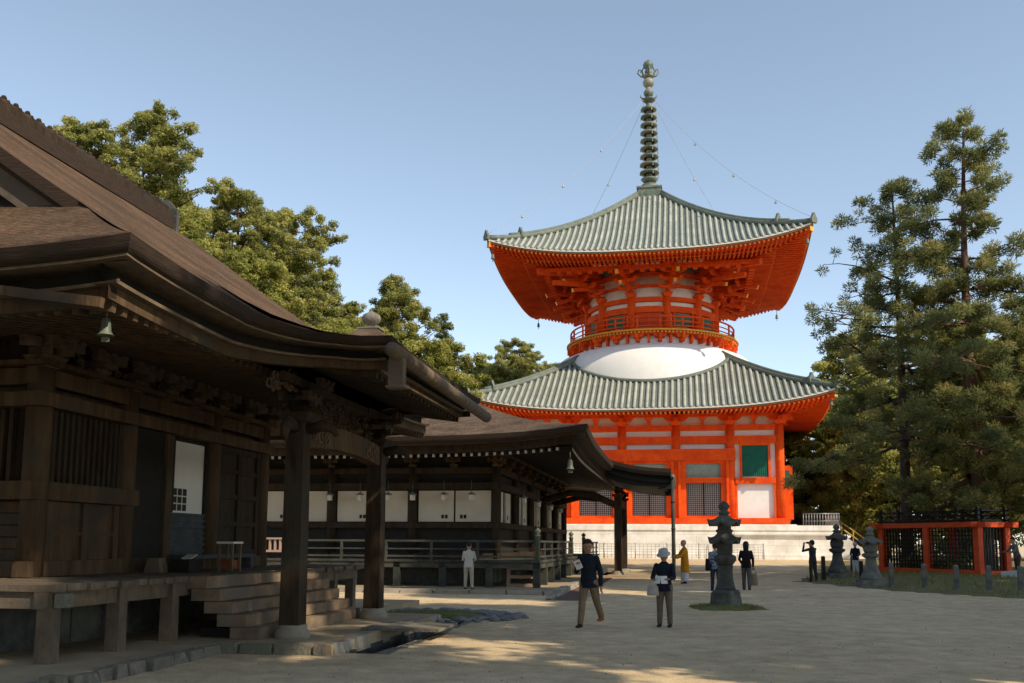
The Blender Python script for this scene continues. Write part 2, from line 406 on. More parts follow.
    for i in range(160):
        a = 2*PI*i/160; dx, dy = math.cos(a), math.sin(a); sq = max(abs(dx), abs(dy)); best = None
        for r in np.linspace(8.6, 10.3, 120):
            h = r*sq; t = (hw-h)/(hw-top); z = prof(t)
            rd = np.interp(z, [14.2,15.2,16.3,17.1,17.9,18.45,18.8], [10.05,10.0,9.85,9.6,9.15,8.5,7.7])
            if best is None or abs(rd-r) < best[0]: best = (abs(rd-r), r+.08, z+.1)
        pts.append((best[1]*dx, best[1]*dy, best[2]))
    e = MB().tube(pts, .19, 8, closed=True); e.build('dome_edging_tiles', M['tiledark'], P)
    # balcony
    bk = MB()
    for i in range(24):
        a = 2*PI*(i+.5)/24; bk.spin(a)
        bk.box(6.7, 7.75, -.16, .16, 19.05, 19.3); bk.add([(7.0,-.62,19.72),(7.0,-.4,19.42),(7.0,.4,19.42),(7.0,.62,19.72),(7.6,-.62,19.72),(7.6,-.4,19.42),(7.6,.4,19.42),(7.6,.62,19.72)],
              [(0,1,2,3),(7,6,5,4),(0,4,5,1),(1,5,6,2),(2,6,7,3),(3,7,4,0)])
        bk.box(6.9, 7.9, -.14, .14, 19.3, 19.72)
        bk.spin(2*PI*i/24); bk.box(6.9, 7.42, -.1, .1, 19.0, 19.72)
    bk.X = None
    bk.build('balcony_brackets', M['verm'], P)
    pw = MB().lathe([(7.05, 18.85), (7.05, 19.74)], 96); pw.build('balcony_plaster', M['plaster'], P)
    bf = MB().lathe([(5.5, 19.73), (7.62, 19.73), (7.7, 19.80), (7.7, 19.92)], 96); bf.lathe([(7.82, 19.92), (7.9, 19.95), (7.9, 20.1), (5.5, 20.12)], 96)
    bal = bf.build('balcony_floor', M['verm'], P)
    be = MB().lathe([(7.74, 19.94), (7.96, 19.96), (7.97, 20.08), (7.8, 20.11)], 120)
    for i in range(150):
        be.spin(2*PI*i/150); be.box(7.6, 7.84, -.07, .07, 19.76, 19.9)
    be.X = None; be.build('gilt_edge', M['ochre'], bal)
    circ = lambda r, z, n=96: [(r*math.cos(2*PI*i/n), r*math.sin(2*PI*i/n), z) for i in range(n)]
    rl = MB()
    for z, rr in ((20.42, .06), (20.80, .055), (21.25, .085)): rl.tube(circ(7.55, z), rr, 8, closed=True)
    for i in range(24):
        a = 2*PI*(i+.5)/24; c, s = 7.55*math.cos(a), 7.55*math.sin(a); rl.tube([(c,s,20.1),(c,s,21.22)], .085, 8)
    rl.build('balcony_railing', M['verm'], P)
    # drum
    dr = MB().lathe([(5.8, 19.5), (5.8, 26.6)], 96); dr.build('drum', M['plaster'], P)
    rg = MB()
    for r, z0, z1 in ((6.12, 20.12, 20.62), (6.16, 21.95, 22.5), (6.1, 22.95, 23.35), (6.0, 24.25, 24.5), (6.3, 25.25, 25.5)):
        rg.lathe([(r-.35, z0), (r, z0), (r, z1), (r-.35, z1)], 96, sm=False)
    rg.build('ring_beams', M['verm'], P)
    pm = MB().lathe([(.34, 20.1), (.34, 23.4)], 12).mesh('drum_pillar', [M['verm']])
    for i in range(12):
        a = 2*PI*(i+.5)/12
        o = bpy.data.objects.new('drum_pillar', pm); COL.objects.link(o); o.parent = P; o.location = (6.0*math.cos(a), 6.0*math.sin(a), 0)
    for i in range(12):
        a = 2*PI*i/12
        if i % 3 == 0:      # red double doors, green slatted windows between
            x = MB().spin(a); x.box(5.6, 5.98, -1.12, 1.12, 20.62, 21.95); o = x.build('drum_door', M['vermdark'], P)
            y = MB().spin(a); y.box(5.6, 6.03, -.035, .035, 20.62, 21.95)
            for zz in (20.8, 21.3, 21.8): y.box(5.6, 6.01, -1.1, 1.1, zz-.03, zz+.03)
            y.build('door_battens', M['verm'], o)
        else:
            x = MB().spin(a); x.box(5.6, 5.93, -.85, .85, 20.75, 21.85); o = x.build('green_window', M['greenwin'], P)
            y = MB().spin(a); y.box(5.6, 6.02, -1.0, -.85, 20.62, 21.95); y.box(5.6, 6.02, .85, 1.0, 20.62, 21.95); y.box(5.6, 6.0, -.85, .85, 21.25, 21.33)
            y.build('window_frame', M['verm'], o)
    # stepped brackets under the upper roof
    for i in range(12):
        a = 2*PI*(i+.5)/12
        k = MB().spin(a); tip = MB().spin(a)
        f = 1.0/max(abs(math.cos(a)), abs(math.sin(a)))
        k.taper(6.05, 0, 23.35, 23.7, .3, .3, .45, .45)
        nst = 4
        for s in range(nst):
            r1 = 6.75+.78*s*min(f, 1.22); z = 23.72+.5*s
            k.box(5.7, r1+.28, -.13, .13, z, z+.24)
            ln = 1.0+.08*s
            k.add([(r1-.13,-ln,z+.46),(r1-.13,-ln*.7,z+.2),(r1-.13,ln*.7,z+.2),(r1-.13,ln,z+.46),(r1+.13,-ln,z+.46),(r1+.13,-ln*.7,z+.2),(r1+.13,ln*.7,z+.2),(r1+.13,ln,z+.46)],
                  [(0,1,2,3),(7,6,5,4),(0,4,5,1),(1,5,6,2),(2,6,7,3),(3,7,4,0)])
            for yy in (-ln+.18, 0, ln-.18): k.taper(r1, yy, z+.42, z+.6, .12, .12, .19, .19)
        rr = 6.75+.78*3*min(f, 1.22)
        k.beam((5.8, 0, 25.75), (rr+.75, 0, 24.75), .26, .34); k.beam((5.8, 0, 24.9), (rr-.2, 0, 24.05), .24, .3)
        tip.beam((rr+.752, 0, 24.75), (rr+.80, 0, 24.73), .30, .38); tip.beam((rr-.198, 0, 24.05), (rr-.15, 0, 24.03), .26, .32)
        o = k.build('bracket_complex', M['verm'], P); tip.build('gilt_tip', M['gold'], o)
    # corner bracket fill and square purlin
    k = MB()
    ring_beam(k, 8.95, .34, 25.16, 25.46); ring_beam(k, 7.9, .3, 25.35, 25.62)
    for q in range(4):
        k.rot(q); k.beam((-4.6,-4.6,25.9), (-9.4,-9.4,25.1), .36, .5, up=(0,0,1)); k.beam((-4.6,-4.6,24.9), (-8.2,-8.2,24.4), .3, .4)
        for l in np.linspace(-7.6, 7.6, 18): 
            k.box(l-.2, l+.2, -9.05, -8.55, 24.9, 25.16)
    k.X = None; k.build('purlin', M['verm'], P)
    k = MB()
    for q in range(4):
        k.rot(q)
        for c in (-3.6, 0, 3.6):
            for dx in np.linspace(-.9, .9, 5):
                k = MB().rot(q); k.box(c+dx-.13, c+dx+.13, -9.02, -8.90, 25.46, 25.74); k.build('white_cleat', M['plaster'], P)
    # upper roof
    hw2, top2 = 13.1, 1.15
    prof2 = lambda t: 25.50 + (lambda x: .485*x+.0215*x*x)(t*(hw2-top2))
    roof2, pt2 = pyramid_roof('upper_roof', hw2, top2/hw2, prof2, 1.45, 3.0, [M['tile'], M['tilegap']], P)
    eave_underside(P, 'upper', hw2-.12, 5.6, 25.26, 26.35, 1.45, 3.0, hw2, 10.5)
    # spire
    s = MB(); s.box(-1.1, 1.1, -1.1, 1.1, 34.2, 35.25); s.box(-1.2, 1.2, -1.2, 1.2, 35.25, 35.42); s.box(-1.16, -1.09, -.9, .9, 34.6, 35.0)
    s.lathe([(1.02, 35.42), (1.0, 35.6), (.75, 35.9), (.4, 36.05)], 24); s.lathe([(.4,36.05),(.62,36.2),(.85,36.45),(.8,36.5),(.3,36.4)], 24)
    s.tube([(0,0,36),(0,0,47)], .26, 12)
    sp = s.build('spire', M['patina'], P)
    for i in range(9):
        z = 37.05+i*.80; r = 1.02-.022*i
        g = MB().lathe([(r*.55, z-.10), (r*.80, z-.08), (r*.93, z+.02), (r*.90, z+.12), (r*.78, z+.15), (r*.52, z+.07), (r*.55, z-.10)], 24)
        for k in range(4):
            g.spin(PI/2*k+.4); g.box(.2, r*.7, -.06, .06, z-.06, z+.06); g.box(r*.88, r*.96, -.04, .04, z-.32, z-.04)
        g.X = None
        g.build('spire_ring', M['patina'], sp)
    s = MB(); s.lathe([(.3,44.2),(.62,44.42),(.68,44.5),(.3,44.62)], 20)
    s.lathe([(.2,44.75),(.42,44.95),(.5,45.2),(.38,45.45),(.2,45.6)], 16); s.lathe([(.22,45.7),(.5,46.0),(.56,46.3),(.4,46.6),(.2,46.75)], 16)
    s.lathe([(.2,46.75),(.55,46.85),(.55,46.95),(.2,47.0)], 16)
    for k in range(4):
        s.spin(PI/2*k+.1); s.tube([(.2,0,46.9),(.7,0,46.9),(1.02,0,47.25),(.9,0,47.62),(.66,0,47.5),(.75,0,47.3)], [.1,.09,.09,.07,.06,.05], 6)
        s.tube([(.5,0,47.0),(.62,0,47.5),(.4,0,47.9)], [.09,.08,.04], 6)
        s.tube([(.25,0,44.55),(.75,0,44.75),(.8,0,45.0)], [.07,.06,.04], 6)
    s.X = None
    s.lathe([(.3,47.0),(.36,47.4),(.25,47.6),(.48,47.85),(.52,48.1),(.36,48.38),(.12,48.5),(0,48.72)], 18)
    s.build('spire_finial', M['patina'], sp)
    # chains with small bells from the spire to the roof corners
    for sx in (-1, 1):
        for sy in (-1, 1):
            p0 = np.array((sx*.5, sy*.5, 44.3)); p1 = np.array((sx*13.1, sy*13.1, 27.4)); pts = []
            for t in np.linspace(0, 1, 24):
                p = p0+(p1-p0)*t; p[2] -= 5.6*t*(1-t); pts.append(p)
            c = MB().tube(pts, .017, 5); ch = c.build('chain', M['wire'], P)
            for t in (.3, .55, .8):
                p = p0+(p1-p0)*t; p[2] -= 5.6*t*(1-t)
                g = MB().lathe([(.04,p[2]-.05),(.07,p[2]-.10),(.09,p[2]-.26),(.11,p[2]-.31)], 8, c=(p[0],p[1])); g.build('chain_bell', M['wire'], ch)
    for sx in (-1, 1):
        for sy in (-1, 1):
            for d, z, kk in ((12.7, 25.9, 1.0), (13.9, 12.75, 1.0)):
                g = MB(); c = (sx*d, sy*d); g.tube([(c[0],c[1],z+.35),(c[0],c[1],z-.1)], .03, 5); g.lathe([(.07,z-.1),(.11,z-.16),(.14,z-.45),(.17,z-.52)], 10, c=c); g.box(c[0]-.02,c[0]+.02,c[1]-.12,c[1]+.12,z-.75,z-.53)
                g.build('wind_bell', M['tiledark'], P)
    return P

def eave_underside(P, which, hw, din, ze, zin, upt, pw, hwt, step):
    """boards, rafters and edge strips below a tiled eave; ze = underside height at the eave's middle"""
    up = lambda l, d: upt*min(1, abs(l)/hw)**pw * max(0, (d-din)/(hw-din))**1.6
    zz = lambda l, d: zin + (ze-zin)*(d-din)/(hw-din) + up(l, d)
    sb = MB(); rf = MB(); tp = MB(); st = MB(); cr = MB()
    sp = .36
    for q in range(4):
        for m in (sb, rf, tp, st, cr): m.rot(q)
        def fn(a, b):
            d = din+(hw-din)*b; l = (2*a-1)*d; return (l, -d, zz(l, d))
        sb.grid(fn, 40, 8, 0, True, flip=True)
        n = int((hw-.3)/sp)
        for i in range(-n, n+1):
            l = i*sp; d0 = max(din, abs(l)+.06)
            if d0 > hw-.25: continue
            segs = [(d0, hw-.08, -.05)] if step is None else ([(d0, step, -.17)] if d0 < step-.2 else [])+[(max(d0, step-.1), hw-.08, -.02)]
            for a0, a1, dz in segs:
                k = 3 if a1-a0 > 2 else 1
                for j in range(k):
                    e0 = a0+(a1-a0)*j/k; e1 = a0+(a1-a0)*(j+1)/k
                    rf.beam((l,-e0,zz(l,e0)-.09+dz), (l,-e1,zz(l,e1)-.09+dz), .15, .19)
                tp.beam((l,-a1-.002,zz(l,a1)-.09+dz), (l,-a1-.022,zz(l,a1)-.09+dz), .13, .16)
        edge = [(l, up(l, hw)) for l in np.linspace(-hw, hw, 41)]
        for (l0, u0), (l1, u1) in zip(edge[:-1], edge[1:]):
            st.beam((l0,-hw-.02,ze+u0+.055), (l1,-hw-.02,ze+u1+.055), .16, .13); cr.beam((l0,-hw-.08,ze+u0+.175), (l1,-hw-.08,ze+u1+.175), .2, .13)
        if step:
            for (l0, u0), (l1, u1) in zip(edge[:-1], edge[1:]):
                if abs(l0) <= step and abs(l1) <= step+.5:
                    a, b2 = max(-step, l0), min(step, l1)
                    rf.beam((a,-step-.02,zz(a,step)-.13), (b2,-step-.02,zz(b2,step)-.13), .22, .16)
        rf.beam((-din,-din,zin-.25), (-hw,-hw,zz(hw,hw)-.18), .34, .42); tp.beam((-hw-.0,-hw-.0,zz(hw,hw)-.18), (-hw-.06,-hw-.06,zz(hw,hw)-.175), .38, .46)
    s = sb.build('soffit', M['verm'], P); rf.build('rafters', M['verm'], s, kind='stuff'); tp.build('rafter_tips', M['ochre'], s, kind='stuff')
    st.build('eave_board', M['verm'], s); cr.build('pale_eave_strip', M['panel'], s)
PAGODA = build_pagoda()
# ------------------------------------------------------------------ the two old dark wooden halls
def mbo(u0, v0):
    m = MB(); m.X = np.eye(4); m.X[0,3] = -u0; m.X[1,3] = -v0; return m
def ring_sweep(mb, rect, prof, up=.14, pw=5, mi=0, n=26, sides=(0,1,2,3), z0=0.0, sm=True, gap=None):
    """sweep a profile [(inset, dz)...] round the eave rectangle (u0,u1,v0,v1); corners turn up"""
    u0, u1, v0, v1 = rect
    for sd in sides:
        vs = []; m = len(prof)
        for i in range(n+1):
            s = -1+2*i/n; s = math.copysign(abs(s)**.75, s)
            for ins, dz in prof:
                a, b, c, d = u0+ins, u1-ins, v0+ins, v1-ins
                if sd == 0: p = (a+(b-a)*(s+1)/2, c)
                elif sd == 1: p = (b, c+(d-c)*(s+1)/2)
                elif sd == 2: p = (b-(b-a)*(s+1)/2, d)
                else: p = (a, d-(d-c)*(s+1)/2)
                vs.append((p[0], p[1], z0+dz+up*abs(s)**pw))
        mb.add(vs, [(i*m+k, (i+1)*m+k, (i+1)*m+k+1, i*m+k+1) for i in range(n) for k in range(m-1) if not (gap and sd == 1 and vs[i*m][1] > gap[0] and vs[(i+1)*m][1] < gap[1])], mi, sm)
def bracket(mb, u, v, z, nu, nv, sc=1.0, steps=2, mi=0):
    """a small stepped bracket cluster projecting along (nu, nv)"""
    tu, tv = -nv, nu
    def bx(a, b, h, w, z0, z1):
        c = np.array((u+nu*a, v+nv*a)); d = np.array((u+nu*b, v+nv*b))
        mb.beam((c[0],c[1],(z0+z1)/2), (d[0],d[1],(z0+z1)/2), w, z1-z0, mi)
    mb.taper(u, v, z, z+.16*sc, .12*sc, .12*sc, .2*sc, .2*sc, mi)
    for s in range(steps):
        zz = z+.16*sc+s*.27*sc; r = .28*sc*(s+1)
        bx(-.25*sc, r+.1*sc, 0, .1*sc, zz, zz+.14*sc)
        a = np.array((u+nu*r, v+nv*r)); L = .36*sc
        mb.beam((a[0]-tu*L, a[1]-tv*L, zz+.16*sc), (a[0]+tu*L, a[1]+tv*L, zz+.16*sc), .1*sc, .13*sc, mi)
        for k in (-1, 0, 1):
            mb.taper(a[0]+tu*L*k*.8, a[1]+tv*L*k*.8, zz+.2*sc, zz+.28*sc, .06*sc, .06*sc, .09*sc, .09*sc, mi)
def carved(mb, c, du, dv, w, h, n, seed):
    """tangled carved foliage filling a width w and height h"""
    rg = random.Random(seed)
    for i in range(n):
        a, b = rg.uniform(-.5, .5)*w, rg.uniform(-.5, .5)*h
        th = rg.uniform(0, 2*PI); r = rg.uniform(.04, .1); pts = []
        for k in range(7):
            q = th+k*.8; rr = r*(1-.1*k); pts.append((c[0]+du*(a+rr*math.cos(q))+dv*rg.uniform(-.02,.05), c[1]+dv*(a+rr*math.cos(q))+du*rg.uniform(-.05,.02), c[2]+b+rr*math.sin(q)))
        mb.tube(pts, [.022]*4+[.018,.014,.01], 5)
def giboshi(mb, u, v, z0, z1, r=.07, mi=0):
    mb.lathe([(r, z0), (r, z1-.30), (r*1.25, z1-.29), (r*1.25, z1-.25), (r*.8, z1-.23), (r*.75, z1-.19), (r*1.3, z1-.12), (r*1.25, z1-.07), (r*.5, z1-.02), (0, z1+.03)], 10, c=(u, v), mi=mi)

def build_near_hall():
    U0, V0 = -12.9, 17.0
    H = thing('wooden_hall', 'dark old wooden hall with steep bark roof and open door, nearest building on the left', 'temple hall', U0, V0, 0)
    n = lambda: mbo(U0, V0)
    ue, uw, ur = -6.3, -9.9, -12.9
    zp = lambda x: 5.15+.64*x+.0085*x*x
    up = lambda s: .14*abs(s)**5
    v0, v1 = 9.7, 24.3
    # roof slopes
    m = n()
    def hipv(x): return 9.7+min(x, 1.75)*(1.6/1.75)
    for sgn in (1, -1):
        def fn(a, b):
            x = 6.6*b**1.15; va = hipv(x); vb = 34-va; v = va+(vb-va)*a; s = 2*a-1
            u = ue-x if sgn == 1 else 2*ur-(ue-x)
            return (u, v, zp(x)+up(s)*(1-b)**6+.02*math.sin(a*9+x*2)*.4)
        m.grid(fn, 44, 24, 0, True, flip=(sgn == -1))
    for sgn in (1, -1):
        def fn(a, b):
            y = 2.15*b; x = y*1.75/1.6; ua = ue-min(x, 2.6); ub = 2*ur-ua; u = ua+(ub-ua)*a; s = 2*a-1
            v = v0+y; v = v if sgn == 1 else 34-v
            return (u, v, zp(x)+up(s)*(1-b)**4)
        m.grid(fn, 40, 10, 0, True, flip=(sgn == 1))
    # thick verge over the gable
    for sgn in (1, -1):
        for side in (1, -1):
            def fn(a, b):
                x = 1.75+4.85*a; v = 11.3 if sgn == 1 else 22.7
                q = [(0, 0), (0, -.22), (.1, -.3), (.35, -.3)][min(3, int(round(b*3)))]
                u = ue-x; u = u if side == 1 else 2*ur-u
                return (u, v+sgn*q[0], zp(x)+q[1])
            m.grid(fn, 16, 3, 1, False, flip=(sgn*side == 1))
    roof = m.build('main_roof', [M['thatch'], M['barkedge']], H)
    # eave layers: the front eave sweeps out into the porch eave in one line
    rect = (2*ur-ue, ue, v0, v1)
    zk = lambda u: float(np.interp(-u, [4.35, 4.55, 4.86, 5.18, 5.5, 5.84, 6.34, 6.8, 7.3], [4.79, 4.79, 4.80, 4.84, 4.905, 5.01, 5.20, 5.44, 5.74]))
    va, vb = 13.6, 20.05; path = []
    for v in np.linspace(v0, 12.7, 14): path.append((ue, v, 5.15+up((v-17)/7.3), 1.0))
    for t in np.linspace(.08, 1, 10):
        u = ue+.75*t**1.6; v = 12.7+(va-12.7)*(1-(1-t)**1.8); path.append((u, v, 5.15+(zk(-5.55)+.03-5.15)*t**1.3, 1-.3*t))
    for u in np.linspace(-5.3, -4.35, 7): path.append((u, va, zk(u)+.06, .7-.08*(u+5.3)/.95))
    half = [(p[0], p[1], p[2], p[3]) for p in path]; mid = [(-4.35, v, 4.79+.06*abs((v-16.825)/3.225)**6, .62) for v in np.linspace(va, vb, 14)[1:-1]]
    off = vb+va
    far = []
    for u, v, z, k in half[::-1]:
        far.append((u, vb+(va-v) if v < va else vb, z, k))
    far = [(u, v if i < len(far) else v, z, k) for i, (u, v, z, k) in enumerate(far)]
    vmax = far[-1][1]; far = [(u, (vb+(v-vb)*(v1-vb)/(vmax-vb)), z, k) for u, v, z, k in far]
    PATH = half+mid+far
    def path_sweep(mb, prof, mi=0, sm=True):
        m_ = len(PATH); vs = []; k_ = len(prof)
        for i, (u, v, z, k) in enumerate(PATH):
            if i == 0: nn = (-1, 1)
            elif i == m_-1: nn = (-1, -1)
            else:
                d1 = np.array((u-PATH[i-1][0], v-PATH[i-1][1])); d2 = np.array((PATH[i+1][0]-u, PATH[i+1][1]-v))
                n1 = np.array((-d1[1], d1[0]))/(np.linalg.norm(d1)+1e-9); n2 = np.array((-d2[1], d2[0]))/(np.linalg.norm(d2)+1e-9)
                q = n1+n2; nn = q/max(.5, 1+float(n1@n2))
            for ins, dz in prof: vs.append((u+nn[0]*ins*min(1, k+.15), v+nn[1]*ins*min(1, k+.15), z+dz*k))
        mb.add(vs, [(i*k_+j, (i+1)*k_+j, (i+1)*k_+j+1, i*k_+j+1) for i in range(m_-1) for j in range(k_-1)], mi, sm)
    S3 = (0, 2, 3)
    m = n(); pf = [(0,.006),(.02,-.11),(.06,-.20),(.14,-.205)]; ring_sweep(m, rect, pf, z0=5.15, sides=S3); path_sweep(m, pf)
    for hp, cc, z_ in ((half[13:24], (ue, va), 5.17), ([f for f in far if f[1] > vb-.01][::-1][-12:], (ue, vb), 5.17)):   # roof fill in the hollow where hall and porch eaves meet
        L = [(p[0], p[1], p[2]+.004) for p in hp]; m.add(L+[(cc[0]-.02, cc[1], z_+.03)], [(i, i+1, len(L)) for i in range(len(L)-1)], 1)
    m.build('bark_eave', [M['barkedge'], M['thatch']], roof)
    m = n()
    for pf in ([(.08,-.207),(.08,-.24),(.55,-.242)], [(.30,-.455),(.30,-.50),(.6,-.502)]): ring_sweep(m, rect, pf, z0=5.15, sm=False, sides=S3); path_sweep(m, pf, 0, False)
    m.build('eave_board', M['woodline'], roof)
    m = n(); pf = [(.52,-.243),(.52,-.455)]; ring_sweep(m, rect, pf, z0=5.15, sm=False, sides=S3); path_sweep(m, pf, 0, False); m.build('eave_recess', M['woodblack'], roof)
    m = n(); path_sweep(m, [(.40,-.503),(.40,-.68),(.52,-.685)], 0, False); ring_sweep(m, rect, [(.40,-.503),(.40,-.70),(.52,-.705)], z0=5.15, sm=False, sides=S3); m.build('eave_fascia', M['woodwarm'], roof)
    m = n(); ring_sweep(m, rect, [(.52,-.69),(.56,-.62),(3.7,-.12)], z0=5.15, sm=False)
    for d in np.arange(9.9, 24.2, .24):
        m.beam((-6.75,d,4.52), (-9.85,d,4.98), .09, .12)
    for d in np.arange(-18.8, -6.8, .24):
        m.beam((d,10.15,4.52), (d,13.2,4.98), .09, .12)
    m.build('eave_underside', M['woodwarm'], roof)
    # ridge
    m = n(); m.box(ur-.30, ur+.30, 11.6, 21.2, 9.55, 9.86, 1); m.box(ur-.2, ur+.2, 11.45, 21.25, 9.86, 10.06, 0)
    m.tube([(ur,11.4,10.08),(ur,21.3,10.08)], .14, 8, 0)
    m.build('ridge', [M['wood'], M['barkedge']], roof)
    m = n()
    for v in np.arange(11.7, 21.2, .34): m.ball((ur, v, 10.26), .06, 6, 4); m.lathe([(.12, 10.1), (.13, 10.2)], 6, c=(ur, v))
    m.build('ridge_caps', M['wood'], roof, kind='stuff')
    m = n(); m.box(ur-.34, ur+.34, 21.28, 21.42, 9.45, 10.1); m.taper(ur, 21.35, 10.1, 10.36, .3, .07, .08, .05); m.build('ridge_end_tile', M['stonedark'], roof)
    # gables
    for sgn, vv in ((1, 11.85), (-1, 22.15)):
        m = n(); L = [(ue-x, vv, zp(x)-.32) for x in np.linspace(2.0, 6.6, 10)]; L2 = [(2*ur-p[0], vv, p[2]) for p in L[::-1]]
        pts = L+L2[1:]; m.add(pts, [tuple(range(len(pts)))]); 
        for t in np.linspace(-3.6, 3.6, 9): m.box(ur+t-.05, ur+t+.05, vv-.05*sgn-.03, vv-.05*sgn+.03, 6.1, 9.2-.62*abs(t))
        m.build('gable', M['woodblack'], H)
        for side in (1, -1):
            m = n()
            xs_ = np.linspace(1.8, 6.5, 14)
            for a, b in zip(xs_[:-1], xs_[1:]):
                f = lambda x: (ue-x if side == 1 else 2*ur-(ue-x))
                m.beam((f(a), vv-sgn*.38, zp(a)-.48), (f(b), vv-sgn*.38, zp(b)-.48), .1, .34)
            m.build('bargeboard', M['stone'] if sgn == -1 else M['woodgrey'], H)
    # body
    m = n(); m.box(-15.9, uw-.08, 13.18, 20.92, .95, 5.3); m.build('wall', M['wood'], H)
    pm = MB().lathe([(.20, 1.15), (.20, 4.42)], 14)
    pme = pm.mesh('pillar', [M['woodwarm']])
    for u, v in ((-9.9,13.1),(-9.9,15.45),(-9.9,18.6),(-9.9,21.0),(-12.9,13.1),(-15.9,13.1),(-15.9,21.0),(-12.9,21.0)):
        o = bpy.data.objects.new('pillar', pme); COL.objects.link(o); o.parent = H; o.location = (u-U0, v-V0, 0)
    m = n()
    for z0, z1, d in ((1.16,1.40,.16),(2.34,2.62,.24),(3.78,4.0,.26),(4.14,4.40,.12),(4.42,4.50,.3)):
        m.box(uw-.1, uw+d, 12.9-d*.4, 15.6 if z0 == 2.34 else 21.2, z0, z1); m.box(-16.1, uw-.103, 13.1-d, 13.2, z0, z1)
    m.build('tie_beams', M['woodwarm'], H)
    # front bay with slatted window over boards
    m = n()
    for v in np.arange(13.42, 15.2, .15): m.box(uw-.03, uw+.06, v-.035, v+.035, 2.625, 3.775)
    m.box(uw+.0, uw+.09, 13.33, 13.42, 2.625, 3.775); m.box(uw+.0, uw+.09, 15.12, 15.22, 2.625, 3.775)
    m.build('slatted_window', M['wood'], H)
    m = n(); m.box(uw-.05, uw+.03, 13.3, 15.25, 1.402, 2.335); m.box(uw+.03, uw+.09, 14.22, 14.36, 1.402, 2.335); m.box(uw+.03,uw+.085,13.32,13.44,1.402,2.335); m.box(uw+.03,uw+.085,15.1,15.24,1.402,2.335)
    m.box(uw+.032,uw+.075,13.44,15.1,1.80,1.86)
    m.build('board_panel', M['woodwarm'], H)
    # doorway: dark leaf, post, shoji with a little lattice, low slatted wainscot
    m = n(); m.box(uw-.04, uw+.10, 15.66, 16.6, 1.402, 3.775); m.build('door_leaf', M['woodblack'], H)
    m = n(); m.box(uw-.05, uw+.15, 16.62, 16.84, 1.402, 3.775); m.build('door_post', M['woodwarm'], H)
    m = n(); m.box(uw-.06, uw-.02, 16.85, 18.38, 2.28, 3.70); sh = m.build('shoji_panel', M['plaster'], H)
    m = n(); m.box(uw-.018, uw+.04, 17.03, 17.10, 2.28, 3.70); m.box(uw-.018, uw+.05, 16.84, 16.90, 2.28, 3.70); m.box(uw-.018, uw+.05, 18.34, 18.42, 2.28, 3.70); m.build('shoji_stile', M['woodblack'], sh)
    m = n(); m.box(uw-.018, uw-.008, 17.13, 17.68, 2.32, 2.76); m.box(uw-.018, uw-.008, 16.91, 17.02, 2.32, 2.76); lw = m.build('lattice_window', M['black'], sh)
    m = n()
    for v in (17.31, 17.5): m.box(uw-.007, uw+.0, v-.012, v+.012, 2.32, 2.76)
    for z in (2.46, 2.61): m.box(uw-.007, uw+.004, 16.91, 17.68, z-.012, z+.012)
    m.build('lattice_bars', M['panel'], lw)
    m = n(); m.box(uw-.06, uw+.0, 16.85, 18.42, 1.402, 2.275)
    for z in np.arange(1.5, 2.25, .12): m.box(uw+.0, uw+.04, 16.85, 18.42, z, z+.055)
    m.build('wainscot', M['woodgrey2'], H)
    # right-hand panelled door
    m = n(); m.box(uw-.05, uw+.03, 18.82, 20.78, 1.402, 3.775)
    for a, b in ((18.82,18.95),(19.72,19.86),(20.65,20.78)): m.box(uw+.03, uw+.09, a, b, 1.402, 3.775)
    for a, b in ((1.402,1.55),(2.05,2.15),(2.64,2.75),(3.2,3.3),(3.65,3.775)): m.box(uw+.031, uw+.08, 18.95, 20.65, a, b)
    m.build('panelled_door', M['wood'], H)
    # near side wall: slats above boards
    m = n()
    for u in np.arange(-12.6, -10.25, .16): m.box(u-.035, u+.035, 13.06, 13.17, 2.625, 3.775)
    for u in np.arange(-15.6, -13.1, .16): m.box(u-.035, u+.035, 13.06, 13.17, 2.625, 3.775)
    m.build('slatted_window', M['wood'], H)
    m = n()
    for z in np.arange(1.405, 2.3, .185): m.box(-15.7, -10.12, 13.09+.012*((z*10) % 2), 13.2, z, z+.165)
    m.build('board_panel', M['woodwarm'], H)
    # brackets under the eaves
    m = n()
    for v in (13.1, 14.28, 15.45, 16.5, 17.55, 18.6, 19.8, 21.0): bracket(m, uw+.06, v, 4.40, 1, 0, 1.15, 2)
    for u in (-11.1, -12.3, -13.5, -14.7, -15.9): bracket(m, u, 13.05, 4.40, 0, -1, 1.15, 2)
    bracket(m, uw+.06, 13.05, 4.4, .707, -.707, 1.1, 3)
    m.box(uw+.58, uw+.74, 12.2, 21.9, 4.86, 5.0); m.box(-16.5, uw+.57, 12.36, 12.52, 4.86, 5.0)
    m.build('bracket_row', M['woodmid'], H)
    m = n()
    for i, v in enumerate((13.7, 14.9, 16, 17, 18.1, 19.2, 20.4)): carved(m, (uw+.1, v, 4.62), 0, 1, .55, .28, 7, i)
    m.build('carved_frieze', M['woodmid'], H)
    # veranda
    m = n()
    for i, v in enumerate(np.arange(11.0, 22.9, .24)):
        m.box(-9.93, -7.93+.03*math.sin(i*2.3), v, v+.232, 1.06+.006*math.sin(i*1.7), 1.15+.006*math.sin(i*1.7))
    for i, u in enumerate(np.arange(-18.0, -9.95, .24)):
        m.box(u, u+.232, 10.95+.03*math.sin(i*2.1), 13.2, 1.06+.006*math.sin(i*1.3), 1.15+.006*math.sin(i*1.3))
    m.build('veranda_floor', M['woodgrey'], H)
    m = n(); m.box(-8.22, -8.02, 11.0, 22.7, .84, 1.055); m.box(-18, -8.225, 11.05, 11.25, .84, 1.055)
    m.build('veranda_beam', M['woodgrey'], H)
